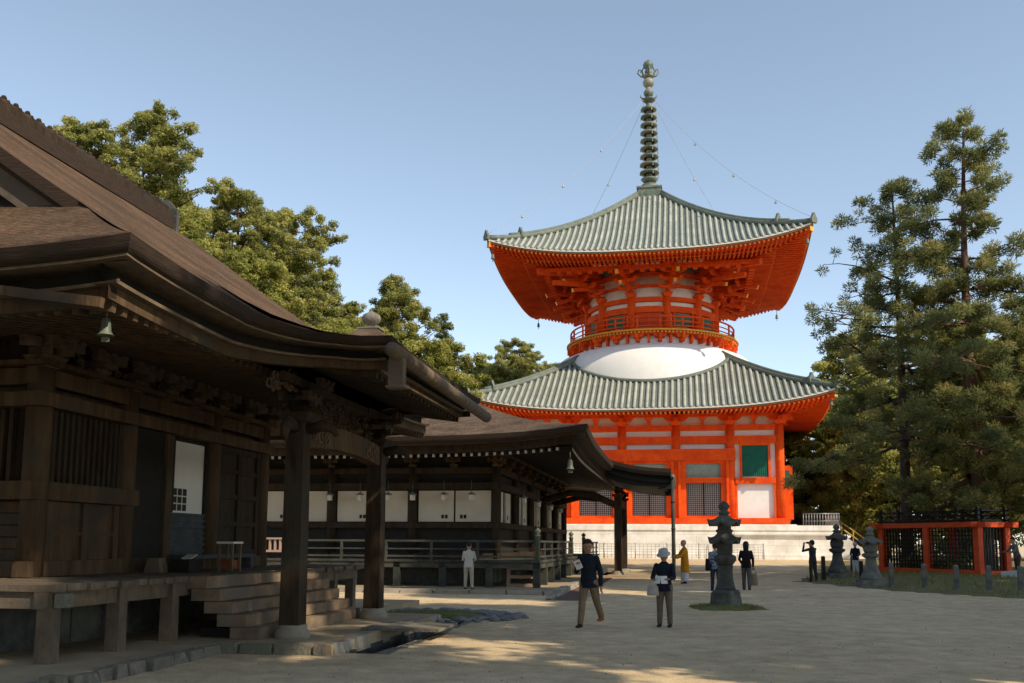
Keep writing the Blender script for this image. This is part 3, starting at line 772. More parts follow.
    pm = n(); pm.X[:3,3] = 0; pm.taper(0, 0, .1, 1.06, .105, .105, .10, .10); pme = pm.mesh('veranda_post', [M['woodgrey']])
    for u, v in ((-8.08,11.12),(-8.08,12.62),(-8.05,14.0),(-8.1,19.9),(-8.12,22.5),(-8.1,21.2),(-9.9,11.15),(-11.9,11.15),(-13.9,11.15),(-15.9,11.15)):
        o = bpy.data.objects.new('veranda_post', pme); COL.objects.link(o); o.parent = H; o.location = (u-U0, v-V0, 0)
    m = n(); m.box(-7.95, -7.80, 11.03, 11.21, .86, 1.04); m.build('beam_end', M['stone'], H)
    m = n()
    for i in range(12): m.box(-9.7+.05*math.sin(i*3), -9.4, 11.9+i*.8, 12.66+i*.8, .1, .78+.05*math.sin(i*2)); 
    for i in range(9): m.box(-17+i*.82, -16.25+i*.82, 12.75+.04*math.sin(i*3), 13.0, .1, .76+.05*math.sin(i*2))
    m.build('stone_base', M['stonedark'], H)
    # stairs: solid timber treads
    for i in range(5):
        z1 = 1.15-.2*i-.005; a = -7.92+.235*i
        m = n(); v = 14.45
        for k, w in enumerate((1.9, 1.45, 1.5)):
            m.box(a-.25, a+.245+.008*((k+i) % 2), v+.003, v+w-.003, z1-.195+.004*((k*2+i) % 3), z1-.002*((k+i) % 3)); v += w
        m.build('stair_tread', M['stairwood'], H)
    m = n(); m.box(-7.9,-6.9,14.75,14.9,.15,.3); m.build('stair_string', M['woodblack'], H)
    # porch (kohai)
    m = n()
    m.grid(lambda a, b: (-4.35-2.95*b, va+(vb-va)*a, float(zk(-4.35-2.95*b))+.06*abs(2*a-1)**6+.012), 20, 18, 0, True, flip=True)
    pr = m.build('porch_roof', M['thatch'], H)
    m = n(); m.grid(lambda a, b: (-4.7-2.5*b, va+.4+(vb-va-.8)*a, float(zk(-4.7-2.5*b))-.40), 4, 12, 0, True)
    for v in np.arange(va+.55, vb-.4, .26):
        for a, b in ((-4.75,-5.4),(-5.4,-6.2),(-6.2,-7.2)): m.beam((a,v,float(zk(a))-.45), (b,v,float(zk(b))-.45), .09, .1)
    m.build('porch_soffit', M['wood'], pr)
    g = n(); g.tube([(-4.28,va-.2,4.60),(-4.26,17,4.52),(-4.24,vb+.12,4.46)], .115, 12); gt = g.build('gutter', M['woodgrey'], H)
    g = n(); g.box(-4.40,-4.17,va+.02,va+.20,4.08,4.52); g.box(-4.43,-4.14,va-.01,va+.23,4.05,4.09); g.build('spout', M['woodgrey'], gt)
    for v, s in ((14.95, 1), (19.1, -1)):
        p = n(); p.taper(-6.38, v, .36, 3.72, .168, .168, .155, .155); pl = p.build('porch_pillar', M['wood'], H)
        p = n(); p.lathe([(.29,.12),(.30,.2),(.28,.27),(.235,.31),(.235,.365)], 18, c=(-6.38, v)); p.build('base_stone', M['stonelit'], pl)
        p = n(); p.taper(-6.38, v, 3.722, 3.86, .2, .2, .3, .3); bracket(p, -6.38, v, 3.86, 1, 0, .8, 2); bracket(p, -6.38, v, 3.86, -1, 0, .8, 2); p.box(-6.50,-6.26,v-.9,v+.9,4.3,4.44)
        p.build('capital', M['wood'], pl)
        for dv in (-1, 1):      # carved nosings beside the pillar heads
            if dv == s: continue
            p = n(); p.tube([(-6.38,v+dv*.16,3.62),(-6.38,v+dv*.36,3.66),(-6.38,v+dv*.52,3.60),(-6.38,v+dv*.58,3.46),(-6.38,v+dv*.5,3.36)], [.10,.11,.10,.07,.03], 8); p.ball((-6.38,v+dv*.40,3.74),.06,8,5)
            p.build('carved_nosing', M['wood'], pl)
        p = n(); p.tube([(-6.2,v,3.6),(-5.95,v,3.66),(-5.76,v,3.6),(-5.7,v,3.48)], [.09,.10,.08,.03], 8); p.build('carved_nosing', M['wood'], pl)
    m = n(); pts = [(-6.38, v, 3.50+.11*math.sin(PI*(v-14.95)/4.15)) for v in np.linspace(15.1, 18.95, 16)]
    for a, b in zip(pts[:-1], pts[1:]): m.beam(a, b, .24, .40)
    rb = m.build('rainbow_beam', M['woodwarm'], H)
    for v, s in ((15.35, 1), (18.7, -1)):
        m = n()
        for k in range(3):
            c = (v+s*k*.28, 3.53); pts = [(-6.245, c[0]+s*.14*(1-t)*math.cos(9*t+k), c[1]+.14*(1-t)*math.sin(9*t+k)) for t in np.linspace(0, .9, 16)]
            m.tube(pts, .018, 5)
        m.build('scroll_carving', M['woodgrey'], rb)
    m = n(); carved(m, (-6.33, 17.0, 4.0), 0, 1, 3.0, .5, 70, 5); m.box(-6.48,-6.28,15.2,18.8,4.28,4.42); m.build('carved_transom', M['wood'], H)
    m = n()
    for i, v in enumerate(np.linspace(13.9, 14.75, 4)): carved(m, (-6.4, v, 4.25+.05*i), 0, 1, .35, .25, 8, 30+i)
    m.build('carved_bracket', M['woodwarm'], H)
    return H
M['woodgrey2'] = mat('blue_grey_wainscot', (.085,.092,.10), (.045,.05,.056), 4, .8, .2)
HALL1 = build_near_hall()

def build_far_hall():
    U0, V0 = -15.3, 44.6
    H = thing('wooden_hall', 'dark wooden hall with low pyramid bark roof and cream wall panels, beyond the nearest hall', 'temple hall', U0, V0, 0)
    n = lambda: mbo(U0, V0)
    uw, vw, vbk, ubk = -6.87, 34.6, 54.6, -23.8
    eu0, eu1, ev0, ev1 = -27.6, -3.1, 31.0, 58.2
    cu, cv = (eu0+eu1)/2, 44.6
    zp = lambda t: 5.32+2.9*t+4.1*t*t
    m = n()
    m.X = None
    def side(q):
        def fn(a, b):
            s = 2*a-1; k = 1-b*.965
            hu, hv = (eu1-eu0)/2*k, (ev1-ev0)/2*k
            z = zp(b)+.34*abs(s)**6*(1-b)**5
            if q == 0: return (cu+s*hu-U0, cv-hv-V0, z)
            if q == 1: return (cu+hu-U0, cv+s*hv-V0, z)
            if q == 2: return (cu-s*hu-U0, cv+hv-V0, z)
            return (cu-hu-U0, cv-s*hv-V0, z)
        return fn
    for q in range(4): m.grid(side(q), 40, 22, 0, True)
    roof = m.build('main_roof', M['thatch2'], H)
    m = n(); m.box(cu-.45, cu+.45, cv-.45, cv+.45, 11.9, 12.3); m.box(cu-.55, cu+.55, cv-.55, cv+.55, 12.3, 12.38)
    m.lathe([(.3,12.38),(.26,12.46),(.16,12.5),(.2,12.56),(.44,12.72),(.50,12.9),(.42,13.08),(.2,13.2),(.08,13.26),(0,13.36)], 18, c=(cu, cv))
    m.build('roof_jewel', M['stone'], roof)
    rect = (eu0, eu1, ev0, ev1); kw = dict(up=.34, pw=6, z0=5.32)
    m = n(); ring_sweep(m, rect, [(0,.005),(.03,-.13),(.09,-.24),(.2,-.245)], **kw); m.build('bark_eave', M['barkedge'], roof)
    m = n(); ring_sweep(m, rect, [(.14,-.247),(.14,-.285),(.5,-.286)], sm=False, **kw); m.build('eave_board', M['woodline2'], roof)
    m = n(); ring_sweep(m, rect, [(.42,-.288),(.42,-.43),(.46,-.432),(.46,-.56),(.6,-.565),(3.75,.02)], sm=False, **kw); m.build('eave_underside', M['wood'], roof)
    m = n(); tips = n()
    for i, u in enumerate(np.arange(-26.6, -4.0, .27)):
        s = (u-cu)/((eu1-eu0)/2); up = .34*abs(s)**6
        m.beam((u,ev0+.62,4.70+up), (u,vw,5.12), .11, .13); tips.box(u-.045, u+.045, ev0+.60, ev0+.618, 4.65+up, 4.75+up)
    for i, v in enumerate(np.arange(32.0, 57, .27)):
        s = (v-cv)/((ev1-ev0)/2); up = .34*abs(s)**6
        m.beam((eu1-.62,v,4.70+up), (uw,v,5.12), .11, .13); tips.box(eu1-.618, eu1-.60, v-.045, v+.045, 4.65+up, 4.75+up)
    rf = m.build('rafters', M['woodblack'], roof, kind='stuff'); tips.build('rafter_tips', M['tipwhite'], rf, kind='stuff')
    # body
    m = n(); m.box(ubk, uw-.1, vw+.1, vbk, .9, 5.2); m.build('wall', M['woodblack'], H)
    pm = MB().lathe([(.18, 1.1), (.18, 4.55)], 12); pme = pm.mesh('pillar', [M['wood']])
    P = [(uw-3.22*k, vw) for k in range(6)]+[(uw, vw+4.0*k) for k in range(1, 6)]
    for u, v in P:
        o = bpy.data.objects.new('pillar', pme); COL.objects.link(o); o.parent = H; o.location = (u-U0, v-V0, 0)
    m = n()
    for z0, z1, d in ((1.11,1.34,.16),(2.26,2.47,.2),(3.70,3.95,.2),(4.30,4.52,.14)):
        m.box(ubk, uw+d, vw-d, vw+.12, z0, z1); m.box(uw-.1, uw+d, vw+.123, vbk, z0, z1)
    m.build('tie_beams', M['wood'], H)
    m = n(); m.box(ubk, uw-.05, vw+.02, vw+.12, 1.34, 2.26); m.box(uw-.12, uw-.02, vw+.2, vbk, 1.34, 2.26); m.build('lower_boards', M['woodblack'], H)
    for k in range(5):
        for j in range(2):
            u1 = uw-3.22*k-.2-j*1.43; u0 = u1-1.36
            m = n(); m.box(u0, u1, vw-.01, vw+.06, 2.50, 3.66); p = m.build('cream_panel', M['panel'], H)
            m = n(); c = (u0+.3 if j == 0 else u1-.35)
            m.box(c-.12, c-.02, vw-.02, vw-.011, 2.62, 2.76); m.box(c+.02, c+.12, vw-.02, vw-.011, 2.62, 2.76); m.build('door_pull', M['black'], p)
    for k in range(5):
        for j in (1.0, 2.55):
            v0 = vw+4.0*k+j-.32
            m = n(); m.box(uw-.06, uw+.01, v0-.35, v0+.62, 2.50, 3.66); p = m.build('cream_panel', M['panel'], H)
            m = n(); m.box(uw+.011, uw+.02, v0-.1, v0+.1, 2.62, 2.78); m.build('door_pull', M['black'], p)
    m = n()
    for k in range(8): bracket(m, uw-1.61*k*1.0, vw-.05, 4.52, 0, -1, .8, 2)
    for k in range(10): bracket(m, uw+.05, vw+2.0*k, 4.52, 1, 0, .8, 2)
    m.box(ubk, uw+.5, vw-.55, vw-.42, 4.9, 5.04); m.box(uw+.42, uw+.55, vw-.4, vbk, 4.9, 5.04)
    m.build('bracket_row', M['woodwarm'], H)
    # veranda on posts
    m = n()
    for i, u in enumerate(np.arange(-24, -6.9, .3)): m.box(u, u+.29, 32.72, vw+.1, 1.04, 1.12+.004*math.sin(i))
    for i, v in enumerate(np.arange(32.72, 56, .3)): m.box(-6.9, -4.95, v, v+.29, 1.04, 1.12+.004*math.sin(i))
    m.build('veranda_floor', M['woodgreen'], H)
    m = n(); m.box(-24, -4.95, 32.76, 32.96, .84, 1.035); m.box(-5.2, -5.0, 32.965, 56, .84, 1.035); m.build('veranda_beam', M['woodgreen'], H)
    pm = MB(); pm.taper(0, 0, .02, 1.04, .12, .12, .12, .12); pme = pm.mesh('veranda_post', [M['woodgreen']])
    for u, v in [(-5.08-1.68*k, 32.88) for k in range(8)]+[(-5.1, 32.88+1.9*k) for k in range(1, 11)]:
        o = bpy.data.objects.new('veranda_post', pme); COL.objects.link(o); o.parent = H; o.location = (u-U0, v-V0, 0)
    rails = n(); rails2 = n()
    for z, w, h in ((1.24,.07,.07),(1.50,.06,.05),(1.78,.075,.075)):
        rails.box(-14.2, -5.03, 32.84-w/2, 32.84+w/2, z-h/2, z+h/2); rails.box(-5.04-w/2, -5.04+w/2, 32.84+w/2+.001, 42.8, z-h/2, z+h/2); rails2.box(-5.04-w/2, -5.04+w/2, 48.2, 56, z-h/2, z+h/2)
    for u in np.arange(-13.9, -5.5, 1.68): rails.box(u-.04, u+.04, 32.8, 32.88, 1.12, 1.75)
    for v in np.arange(34.5, 42.8, 1.9): rails.box(-5.08, -5.0, v-.04, v+.04, 1.12, 1.75)
    for v in np.arange(49.5, 56, 1.9): rails2.box(-5.08, -5.0, v-.04, v+.04, 1.12, 1.75)
    rails2.build('veranda_railing', M['woodgreen'], H)
    rails.build('veranda_railing', M['woodgreen'], H)
    for u, v in ((-5.04,32.84),(-5.04,42.8),(-5.04,48.2)):
        m = n(); giboshi(m, u, v, 1.12, 2.24, .085); m.build('railing_post', M['tiledark'], H)
    m = n()
    for u in np.linspace(-15.15, -14.35, 5): m.box(u-.035, u+.035, 32.72, 32.80, 1.42, 1.80)
    m.box(-15.2, -14.3, 32.69, 32.83, 1.80, 1.87); m.box(-15.2, -14.3, 32.69, 32.83, 1.34, 1.42)
    m.build('baluster_panel', M['pinkwood'], H)
    m = n()
    for i in range(5): m.box(-5.2+.33*i, -4.83+.33*i+.03, 43.2, 48.0, .02, 1.10-.2*i)
    m.build('stair', M['woodgreen'], H)
    m = n(); m.box(-23, -7.3, 34.2, 34.5, 0, .9); m.box(-7.5, -7.2, 34.51, 55, 0, .9); m.build('stone_base', M['stonedark'], H)
    # porch on the right
    va, vb, uo = 42.9, 50.6, -.55
    zk = lambda u: np.interp(-u, [.5, .9, 1.6, 2.4, 3.1, 3.6, 4.2], [5.02, 5.03, 5.08, 5.2, 5.38, 5.6, 5.95])
    m = n(); m.grid(lambda a, b: (uo-3.6*b, va+(vb-va)*a, float(zk(uo-3.6*b))+.05*abs(2*a-1)**6+.012), 20, 16, 0, True, flip=True)
    pr = m.build('porch_roof', M['thatch2'], H)
    us = np.linspace(uo, -4.0, 20)
    def edge(prof, mat_, nm):
        m = n()
        for v, s in ((va, 1), (vb, -1)):
            vs = [(u, v+s*i, float(zk(u))+.05+dz) for u in us for i, dz in prof]; k = len(prof)
            m.add(vs, [((i*k+j, i*k+j+1, (i+1)*k+j+1, (i+1)*k+j) if s == 1 else (i*k+j, (i+1)*k+j, (i+1)*k+j+1, i*k+j+1)) for i in range(len(us)-1) for j in range(k-1)])
        ve = np.linspace(va, vb, 12); k = len(prof)
        vs = [(uo-i, min(max(v, va+i), vb-i), 5.03+.05*abs((v-va)/(vb-va)*2-1)**6+dz) for v in ve for i, dz in prof]
        m.add(vs, [(i*k+j, i*k+j+1, (i+1)*k+j+1, (i+1)*k+j) for i in range(len(ve)-1) for j in range(k-1)])
        m.build(nm, mat_, pr)
    edge([(0,0),(.02,-.14),(.06,-.23),(.2,-.235)], M['barkedge'], 'bark_eave')
    edge([(.1,-.237),(.1,-.29),(.4,-.291)], M['woodline2'], 'eave_board')
    edge([(.35,-.292),(.35,-.45),(.28,-.455),(.28,-.62),(.38,-.625),(.38,-.86),(.6,-.87)], M['woodblack'], 'fascia')
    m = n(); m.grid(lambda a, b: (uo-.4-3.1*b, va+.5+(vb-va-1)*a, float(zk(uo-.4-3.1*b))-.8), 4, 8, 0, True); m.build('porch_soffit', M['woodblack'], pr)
    for v in (44.6, 48.9):
        p = n(); p.taper(-3.05, v, .45, 3.9, .17, .17, .16, .16); pl = p.build('porch_pillar', M['wood'], H)
        p = n(); p.lathe([(.36,.1),(.36,.34),(.28,.42),(.28,.46)], 16, c=(-3.05, v)); p.build('base_stone', M['stonelit'], pl)
        p = n(); p.taper(-3.05, v, 3.9, 4.02, .2, .2, .28, .28); bracket(p, -3.05, v, 4.0, 1, 0, .7, 1); p.box(-3.15,-2.95,v-.7,v+.7,4.2,4.36); p.build('capital', M['wood'], pl)
        p = n(); p.tube([(-3.2,v,3.55),(-4.2,v,4.0),(-5.3,v,4.1),(-6.8,v,3.7)], [.14,.16,.16,.13], 8); p.build('curved_beam', M['wood'], H)
    m = n(); m.box(-3.18,-2.92,44.8,48.7,3.45,3.8); m.build('rainbow_beam', M['wood'], H)
    m = n(); m.tube([(-.48,va-.1,4.72),(-.48,vb+.1,4.68)], .1, 10); gt = m.build('gutter', M['tiledark'], H)
    m = n(); m.tube([(-.48,va+.12,4.66),(-.48,va+.12,terr(va)+.02)], .085, 10)
    for z in (1.2, 2.4, 3.6): m.tube([(-.48,va+.12,z-.04),(-.48,va+.12,z+.04)], .105, 10)
    m.build('downpipe', M['woodgreen'], gt)
    return H
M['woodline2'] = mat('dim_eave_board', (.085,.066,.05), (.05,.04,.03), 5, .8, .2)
M['pinkwood'] = mat('sunlit_pink_wood', (.46,.32,.25), (.36,.25,.2), 5, .8)  # pinkish sunlight on balusters and crate painted into the wood colour
HALL2 = build_far_hall()

def hang_bell(u, v, z, s, label):
    b = thing('wind_bell', label, 'bell', u, v, z)
    m = MB(); m.lathe([(.05*s,.42*s),(.085*s,.40*s),(.10*s,.34*s),(.125*s,.10*s),(.165*s,.03*s),(.2*s,0),(.17*s,.0)], 14); m.build('bell_body', M['patina'], b)
    m = MB(); m.tube([(0,0,.41*s),(0,0,.75*s)], .018*s, 6); m.build('hook', M['tiledark'], b)
    m = MB(); m.box(-.10*s,.10*s,-.008*s,.008*s,-.16*s,-.04*s); m.tube([(0,0,.2*s),(0,0,-.05*s)], .008*s, 5); m.build('clapper', M['tiledark'], b)
hang_bell(-6.95, 10.3, 4.22, .52, 'pale bronze wind bell under the roof corner of the nearest hall')
hang_bell(-3.75, 31.6, 4.2, .78, 'green bronze wind bell under the roof corner of the far wooden hall')
# ------------------------------------------------------------------ trees
def norm(a): return a/(np.linalg.norm(a, axis=-1, keepdims=True)+1e-9)
def leaf_mesh(name, C, Rad, tint, n_per, length, width, flat, mtl, seed, up=.25, spread=1.0, broad=True):
    """small leaf sprays: C clump centres, Rad radii; triangles scattered in each clump, pointing outward"""
    rg = np.random.default_rng(seed); C = np.asarray(C, float); k = len(C)
    Rad = np.asarray(Rad, float)
    cnt = np.maximum(6, (n_per*(Rad/Rad.mean())**2).astype(int)); idx = np.repeat(np.arange(k), cnt); N = len(idx)
    d = norm(rg.normal(size=(N,3))); r = rg.random(N)**.45
    off = d*r[:,None]*Rad[idx][:,None]*np.array((1,1,flat)); p = C[idx]+off
    dirn = norm(d*np.array((1,1,.6))*spread+np.array((0,0,up))+rg.normal(size=(N,3))*.45)
    side = norm(np.cross(dirn, rg.normal(size=(N,3))))
    if broad:
        nr = norm(d+np.array((0,0,.55))+rg.normal(size=(N,3))*.55); dirn = norm(np.cross(nr, rg.normal(size=(N,3)))); side = np.cross(nr, dirn)
    L = length*(.6+.8*rg.random(N))[:,None]; Wd = width*(.6+.8*rg.random(N))[:,None]
    a = p-side*Wd; b = p+side*Wd; c = p+dirn*L+side*Wd*.5; e = p+dirn*L*.9-side*Wd*.5
    V = np.stack([a,b,c,e],1).reshape(-1,3)
    me = bpy.data.meshes.new(name); me.vertices.add(4*N); me.vertices.foreach_set('co', V.ravel())
    me.loops.add(4*N); me.polygons.add(N)
    me.loops.foreach_set('vertex_index', np.arange(4*N)); me.polygons.foreach_set('loop_start', np.arange(0,4*N,4)); me.polygons.foreach_set('loop_total', np.full(N,4))
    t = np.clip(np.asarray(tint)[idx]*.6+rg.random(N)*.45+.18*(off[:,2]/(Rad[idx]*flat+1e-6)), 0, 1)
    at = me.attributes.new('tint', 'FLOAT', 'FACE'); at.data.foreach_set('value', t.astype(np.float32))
    me.materials.append(mtl); me.update(calc_edges=True); me.validate(); return me
def conifer(seed, H, cb, env, nb, clump, flat, n_per, length, width, wood, leaf, tr=.35, droop=.0, lobes=0, lean=0.02, rise=.25, cl_per=3, fill=.35, broad=True, vj=0.0):
    """trunk with tapered limbs (one mesh) and a crown of leaf sprays; env(t) crown radius at relative height t"""
    rg = random.Random(seed); mb = MB(); C = []; Rd = []; T = []
    ph = [rg.uniform(0, 6.28) for _ in range(4)]
    tx = lambda z: lean*H*math.sin(z/H*2.6+ph[0])*.6; ty = lambda z: lean*H*math.sin(z/H*2.1+ph[1])*.6
    zs = np.linspace(0, H*.985, 16)
    mb.tube([(tx(z)-tx(0), ty(z)-ty(0), z-.15) for z in zs], [tr*(1-.93*(z/H))**.85*(1+.35*math.exp(-z/.6)) for z in zs], 10)
    for i in range(nb):
        t = (i+rg.random())/nb; z = cb+(H-cb)*t**.95; az = i*2.399+rg.uniform(-.5,.5)
        lob = 1+.28*math.sin(az*2+ph[2]+t*5)+.2*math.sin(az*3+ph[3]-t*7)
        Lb = env(t)*lob*rg.uniform(.62, 1.12)
        if Lb < .15: Lb = .15
        rs = rise+(t-.45)*.5*(vj > 0)
        x0, y0 = tx(z)-tx(0), ty(z)-ty(0); r0 = max(.025, tr*.26*(1-t*.75)*min(1.6, .5+Lb/4)); pts = []
        kk = 5
        for j in range(kk+1):
            s = j/kk; zz = z+Lb*(rs*s-droop*s*s)+.10*Lb*math.sin(s*3+i)
            wob = .12*Lb*math.sin(s*2.6+i*1.7)
            pts.append((x0+math.cos(az)*Lb*s-math.sin(az)*wob, y0+math.sin(az)*Lb*s+math.cos(az)*wob, zz))
        mb.tube(pts, [r0*(1-.82*j/kk) for j in range(kk+1)], 5, cap=False)
        nc = max(1, int(cl_per*min(1.6, .35+Lb/ (env(.3)+.01))))
        for j in range(nc):
            s = 1.0 if j == 0 else rg.uniform(fill, 1.0)
            q = s*kk; a = int(min(kk-1, q)); f = q-a
            p = [pts[a][m]*(1-f)+pts[a+1][m]*f for m in range(3)]
            w = .34*Lb*(1.0 if j else .2)*rg.uniform(-1,1); 
            c = (p[0]-math.sin(az)*w, p[1]+math.cos(az)*w, p[2]+rg.uniform(.0,.35)*clump+rg.uniform(-1,1)*vj*(.5+.2*Lb))
            if j and abs(w) > .25: mb.tube([p, (c[0],c[1],c[2]-.1*clump)], [r0*.3, r0*.12], 4, cap=False)
            C.append(c); Rd.append(clump*rg.uniform(.55, 1.15)*(1-.25*t)); T.append(rg.random())
    C.append((tx(H)-tx(0), ty(H)-ty(0), H-.25*clump)); Rd.append(clump*.55); T.append(.6)
    wm = mb.mesh('trunk', [wood]); lm = leaf_mesh('crown', C, Rd, T, n_per, length, width, flat, leaf, seed, broad=broad)
    return wm, lm
def tree(name, meshes, label, cat, xy, z=0.0, rot=0.0, s=1.0, group=None, sz=1.0):
    o = bpy.data.objects.new(name, None); COL.objects.link(o); o.location = (xy[0], xy[1], z); o.rotation_euler = (0,0,rot); o.scale = (s,s,s*sz)
    o['label'] = label; o['category'] = cat
    if group: o['group'] = group
    for nm, me in zip(('trunk', 'crown'), meshes):
        c = bpy.data.objects.new(nm, me); COL.objects.link(c); c.parent = o
    return o
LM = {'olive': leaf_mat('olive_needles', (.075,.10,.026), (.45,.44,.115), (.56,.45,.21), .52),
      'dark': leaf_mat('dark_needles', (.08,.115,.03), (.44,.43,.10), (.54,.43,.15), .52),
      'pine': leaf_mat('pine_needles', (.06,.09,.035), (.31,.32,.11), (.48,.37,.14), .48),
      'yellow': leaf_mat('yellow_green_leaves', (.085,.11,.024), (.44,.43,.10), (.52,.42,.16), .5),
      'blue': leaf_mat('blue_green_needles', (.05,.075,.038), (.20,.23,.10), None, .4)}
rounded = lambda r: (lambda t: r*min(1, .45+1.6*t)*math.sqrt(max(.03, 1-max(0, (t-.35)/.66)**2.2)))
spire = lambda r: (lambda t: r*(1.02-t)**.8)
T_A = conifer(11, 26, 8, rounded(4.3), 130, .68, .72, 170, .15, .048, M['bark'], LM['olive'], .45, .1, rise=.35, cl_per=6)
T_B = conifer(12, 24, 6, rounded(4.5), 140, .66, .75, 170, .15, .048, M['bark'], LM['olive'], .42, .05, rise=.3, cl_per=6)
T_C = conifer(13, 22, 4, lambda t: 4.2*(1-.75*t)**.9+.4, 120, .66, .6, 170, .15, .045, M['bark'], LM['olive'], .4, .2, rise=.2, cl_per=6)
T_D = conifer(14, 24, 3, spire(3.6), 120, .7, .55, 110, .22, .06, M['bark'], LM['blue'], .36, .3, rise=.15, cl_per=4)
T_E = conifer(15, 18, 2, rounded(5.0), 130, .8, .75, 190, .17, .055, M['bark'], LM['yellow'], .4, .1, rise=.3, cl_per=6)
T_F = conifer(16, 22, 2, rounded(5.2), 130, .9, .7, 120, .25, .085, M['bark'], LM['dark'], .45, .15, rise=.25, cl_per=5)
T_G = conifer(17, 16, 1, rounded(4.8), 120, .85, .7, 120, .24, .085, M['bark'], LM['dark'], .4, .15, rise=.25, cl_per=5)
gl = 'trees rising behind the wooden halls'
# behind the wooden halls: (mesh, x, y, base z, scale, vertical stretch, rot, label)
for m, x, y, z, s, sz, r, nm, lb in (
    (T_A, -27.6, 70, 4.6, 1.14, 1.0, .3, 'cedar_tree', 'tallest rounded evergreen behind the ridge of the nearest hall'),
    (T_A, -32.0, 67, 5.0, 1.02, 1.02, 1.2, 'cedar_tree', 'thin evergreen top peeping over the roof ridge at far left'),
    (T_B, -21.6, 72, 4.0, 1.03, 1.0, 2.2, 'cedar_tree', 'evergreen shoulder just right of the tallest rounded evergreen'),
    (T_B, -18.6, 75, 3.0, 1.05, 1.0, 4.0, 'cedar_tree', 'dense domed evergreen above the bark roof of the nearest hall'),
    (T_E, -19.5, 66, 3.5, 1.0, 1.0, .6, 'broad_tree', 'yellow green broad tree below the tall evergreens, over the hall roof'),
    (T_A, -10.6, 81, 0, .95, .98, 3.1, 'cedar_tree', 'loose evergreen behind the stone roof jewel of the far hall'),
    (T_E, -14.0, 74, 2.0, .93, 1.0, 2.6, 'broad_tree', 'yellowish tree filling the gap left of the stone roof jewel'),
    (T_D, -6.6, 94, 0, 1.02, 1.0, 1.0, 'spruce_tree', 'narrow dark pointed conifer between the hall and the pagoda'),
    (T_C, -8.2, 84, 0, .88, 1.0, .2, 'cedar_tree', 'evergreen just left of the narrow dark pointed conifer'),
    (T_E, -6.4, 78, 0, 1.0, 1.0, 4.1, 'broad_tree', 'low yellow green tree behind the porch roof of the nearest hall'),
    (T_A, .6, 112, 0, .98, 1.0, 2.0, 'cedar_tree', 'domed tree left of the pagoda, touching its lower roof'),
    (T_B, 4.8, 116, 0, 1.0, .98, 5.0, 'cedar_tree', 'tree half hidden behind the left slope of the lower pagoda roof'),
    (T_B, -3.0, 108, 0, .92, 1.0, 3.5, 'cedar_tree', 'tree in the gap between the pointed conifer and the pagoda'),
    (T_B, -13.9, 79, 0.0, .90, 1.0, 1.5, 'cedar_tree', 'evergreen in the dip between the domed evergreen and the stone roof jewel'),
    (T_E, -23.5, 64, 5.0, 1.05, 1.0, 2.0, 'broad_tree', 'yellow green tree directly above the end of the nearest roof ridge'),
    (T_C, -4.6, 100, 0.0, .93, 1.0, 2.9, 'cedar_tree', 'slim evergreen just right of the narrow dark pointed conifer'),
    (T_E, -1.8, 100, 1.0, 1.05, 1.0, 5.1, 'broad_tree', 'yellow green tree low behind the far hall, left of the pagoda roof'),
    (T_E, -11.0, 70, 2.0, .85, 1.0, 3.3, 'broad_tree', 'low yellow green tree right behind the porch gutter of the nearest hall'),
    (T_G, -26, 62, 4.0, 1.1, 1.0, 3.0, 'broad_tree', 'dark tree low behind the ridge of the nearest hall'),
    (T_G, -34, 58, 5.0, 1.2, 1.0, 1.0, 'broad_tree', 'dark tree hidden low behind the ridge at far left'),
    ): tree(nm, m, lb, 'tree', (x, y), z, r, s, gl, sz)
# the wood to the right of the pagoda
gr = 'trees of the wood behind the red enclosure'
wood_spots = [(27.5,88,T_E,.85,'yellow green tree beside the right wall of the pagoda'),(31.5,80,T_G,.95,'dark bushy tree right of the podium stair'),
  (34,94,T_F,1.0,'tall dark tree behind the podium stair'),(38,78,T_F,.88,'dark tree behind the left pine trunk'),(43,92,T_B,.95,'olive evergreen seen between the two pines'),
  (44,74,T_G,1.05,'dense dark tree behind the black railing of the enclosure'),(49,86,T_F,1.0,'dark tree behind the right pine'),(39,66,T_G,.75,'low dark tree right behind the red enclosure'),
  (47,64,T_E,.85,'low yellow green tree at the right edge behind the enclosure'),(55,78,T_F,1.05,'tall dark tree at the right edge'),(33,70,T_G,.62,'small dark tree left of the red enclosure'),
  (59,92,T_B,1.0,'olive tree far back at the right edge'),(27,104,T_F,.85,'dark tree far behind the right wall of the pagoda'),(52,68,T_G,.95,'dark tree at the right edge below the right pine')]
for i, (x, y, m, s, lb) in enumerate(wood_spots): tree('forest_tree', m, lb, 'tree', (x, y), .5, i*1.3, s, gr)
# two pines in the enclosure
def pine(seed, H, cb, env, nb, wood, tr, **k):
    return conifer(seed, H, cb, env, nb, k.get('clump', .95), k.get('flat', .5), k.get('n_per', 210), k.get('length', .26), k.get('width', .035), wood, LM['pine'], tr, k.get('droop', .22), rise=k.get('rise', .3), cl_per=k.get('cl', 5), lean=k.get('lean', .02), fill=k.get('fill', .3), broad=k.get('broad', False), vj=k.get('vj', 0.0))
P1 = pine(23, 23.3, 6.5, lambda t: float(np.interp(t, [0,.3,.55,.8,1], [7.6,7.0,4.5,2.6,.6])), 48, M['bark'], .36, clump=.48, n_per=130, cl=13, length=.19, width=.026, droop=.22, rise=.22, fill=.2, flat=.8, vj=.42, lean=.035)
P2 = pine(31, 24.6, 3.5, lambda t: 4.3*(1-t)**.72+.6, 66, M['redbark'], .42, clump=.48, n_per=140, cl=11, length=.20, width=.026, droop=.10, rise=.16, fill=.3, flat=.75, vj=.40, lean=.03)
